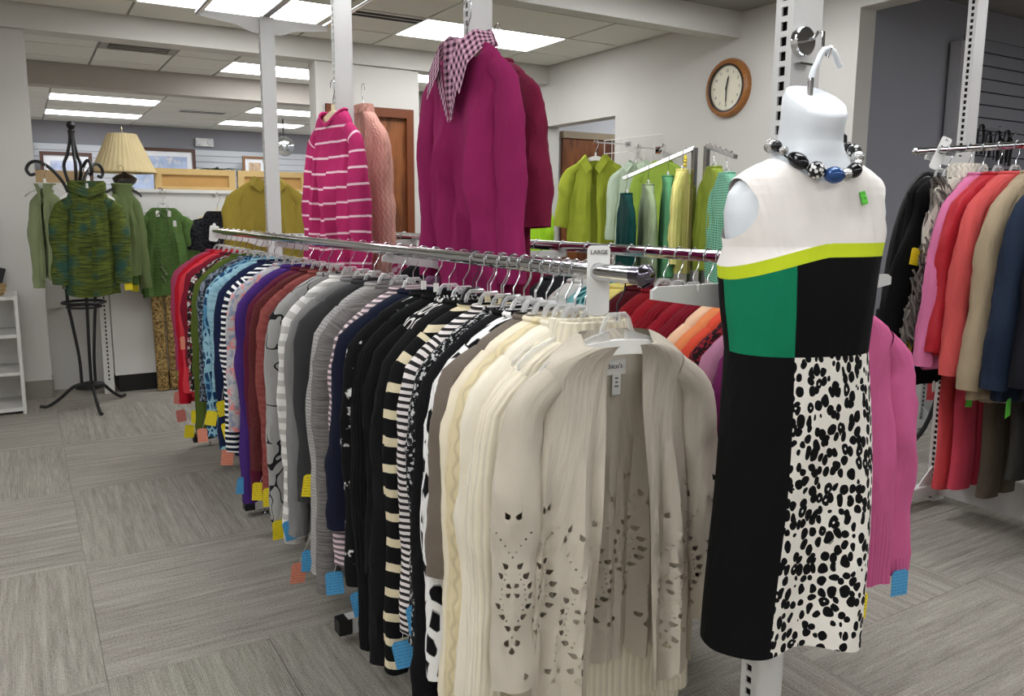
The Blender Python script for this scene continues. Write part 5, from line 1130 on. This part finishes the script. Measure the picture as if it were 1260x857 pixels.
# ================================================================ far room
m_fslat = M('white_slat', '#cfd3d8', .5, var=.02)
fs = thing('slatwall', 'white slatwall covering the back wall of the far room', 'slatwall', (.25, 14.48, 0)); MB().bb(0, 5.4, .0, .012, .3, 2.39).build('backing', M('slat_groove', '#8f949a', .7), fs, False)
fm_ = MB().bb(0, 5.4, -.014, -.001, 0, .092).mesh('slat', m_fslat, False)
for k in range(20): put(fm_, 'slat', fs, (0, 0, .33+.1016*k))
tag(MB().bb(.19, .24, 14.4, 14.49, .2, 2.40).build('wall_trim', m_dark, None, False), 'thin dark upright at the edge of the far slatwall', 'trim')
def picture(x0, y0, x1, y1, Y, label, art, fr, thick=.05):
    a, b = px(x0, y0, 1, Y), px(x1, y1, 1, Y); t = thing('framed_picture', label, 'picture', ((a.x+b.x)/2, Y, b.z)); w_ = (b.x-a.x)/2; h_ = a.z-b.z
    for s in (-1, 1): MB().bb(min(s*w_, s*(w_-thick)), max(s*w_, s*(w_-thick)), -.02, .02, 0, h_).build('frame_side', fr, t, False)
    MB().bb(-w_, w_, -.021, .019, h_-thick, h_).build('frame_rail', fr, t, False); MB().bb(-w_, w_, -.021, .019, 0, thick).build('frame_rail', fr, t, False)
    MB().bb(-w_+thick, w_-thick, .0, .01, thick, h_-thick).build('mat_board', M('mat_white', '#dfe1e4', .6), t, False); MB().bb(-w_+thick*2.6, w_-thick*2.6, -.004, .0, thick*2.6, h_-thick*2.6).build('print', art, t, False)
def artm(name, cols):
    g = NT(name); ob = g.n('TexCoord').outputs['Object']; c = g.mix(g.ramp(g.noise(4., ob, 4.), .4, .6, 0., 1.), cols[0], cols[1]); g.fin(g.mix(g.ramp(g.noise(9., ob, 4.), .52, .66, 0., 1.), c, cols[2]), .4); return g.m
m_fr = M('walnut_frame', '#4a2c22', .4)
picture(48, 186, 118, 262, 14.2, 'framed blue-grey watercolour seen behind the iron coat stand', artm('art_a', ('#aab6d6', '#d5d8e4', '#8c93a8')), m_fr)
picture(150, 180, 243, 245, 14.2, 'framed pale harbour scene behind the lamp', artm('art_b', ('#b3c2dd', '#9aa9c6', '#d9d3cf')), m_fr)
picture(298, 192, 330, 250, 14.2, 'small framed floral print beyond the mustard jacket', artm('art_c', ('#c9b493', '#b4977c', '#7d6a63')), M('oak_frame', '#7c5433', .5), .04)
# shelf to carry the pictures, at their lower edge
dsk = thing('display_table', 'low white display table under the framed pictures', 'table', (2.3, 14.2, 0)); zp = min(px(150, 245, 1, 14.2).z, px(48, 262, 1, 14.2).z, px(298, 250, 1, 14.2).z)
MB().bb(.2, 4.6, 13.95, 14.46, zp-.03, zp).build('top', m_lam, dsk, False, True)
for x in (.25, 2.3, 4.55): MB().bb(x-.03, x+.03, 14.0, 14.4, 0, zp-.03).build('leg', m_lam, dsk, False, True)
for x0, x1, y1, lb_ in ((150, 243, 245, 'white riser block under the harbour scene'), (298, 330, 250, 'white riser block under the floral print')):
    a, b = px(x0, y1, 1, 14.2), px(x1, y1, 1, 14.2)
    if a.z-zp > .01: tag(MB().bb(a.x, b.x, 14.1, 14.3, zp, b.z-.0).build('riser', m_lam, None, False), lb_, 'riser')
a, b = px(240, 170, 1, 14.47), px(262, 181, 1, 14.47); em = thing('emergency_light', 'white emergency light unit high on the mauve wall', 'emergency light', ((a.x+b.x)/2, 14.49, (a.z+b.z)/2)); w_ = (b.x-a.x)/2
MB().bb(-w_, w_, -.08, .0, -.065, .065).build('housing', m_white, em, False)
for s in (-1, 1): MB().lathe([(.05, -.1), (.055, -.085), (.05, -.08)], 14, (s*w_*.65, 0, 0), 'Y', True).build('lamp_head', M('lens_grey', '#c9cbcd', .2), em)
q = px(350, 180, 1, 12.2); cm = thing('convex_mirror', 'round convex security mirror hung near the far ceiling', 'mirror', (q.x, 12.2, q.z)); rm = .14
MB().lathe([(rm*math.sin(t), -.07*math.cos(t)*1.2) for t in (.001, .25, .5, .75, 1., 1.25, 1.5)], 28, (0, 0, 0), 'Y').build('dome', m_mir, cm); MB().lathe([(rm, -.006), (rm*1.05, 0), (rm, .012), (.001, .014)], 28, (0, 0, 0), 'Y').build('rim', M('mirror_rim', '#8a8c90', .4), cm)
MB().path([(0, .02, 0), (0, .04, .2), (0, .04, 2.7-q.z)], .01, 8).build('drop_rod', m_iron, cm)
q = px(268, 208, 1, 14.0); zb = px(268, 214, 1, 14.0).z; pl_ = thing('potted_plant', 'dark green leafy potted plant on the far display table', 'plant', (q.x, 14.1, zp))
MB().lathe([(.09, 0), (.12, .02), (.14, max(.1, zb-zp)), (.12, max(.1, zb-zp)), (.05, max(.08, zb-zp-.02))], 20, (0, 0, 0), 'Z', True).build('pot', M('pot_brown', '#4a3a30', .6), pl_)
lfm_ = None; rl = random.Random(12)
for k in range(34):
    a = rl.uniform(0, 6.28); l = rl.uniform(.18, .34); d = Vector((math.cos(a), math.sin(a), 0)); o_ = Vector((0, 0, max(.1, zb-zp)-.02)); s_ = d.cross(Vector((0, 0, 1)))
    pts = [(o_+d*l*t+Vector((0, 0, l*1.1*t*(1-t*.75))), .028*math.sin(PI*min(1, t+.08))) for t in (0, .25, .5, .75, 1.)]
    MB().grid([[p-s_*w2, p+Vector((0, 0, .006)), p+s_*w2] for p, w2 in pts], False).build('leaf', M('leaf_dark', '#2f4a33', .5), pl_)
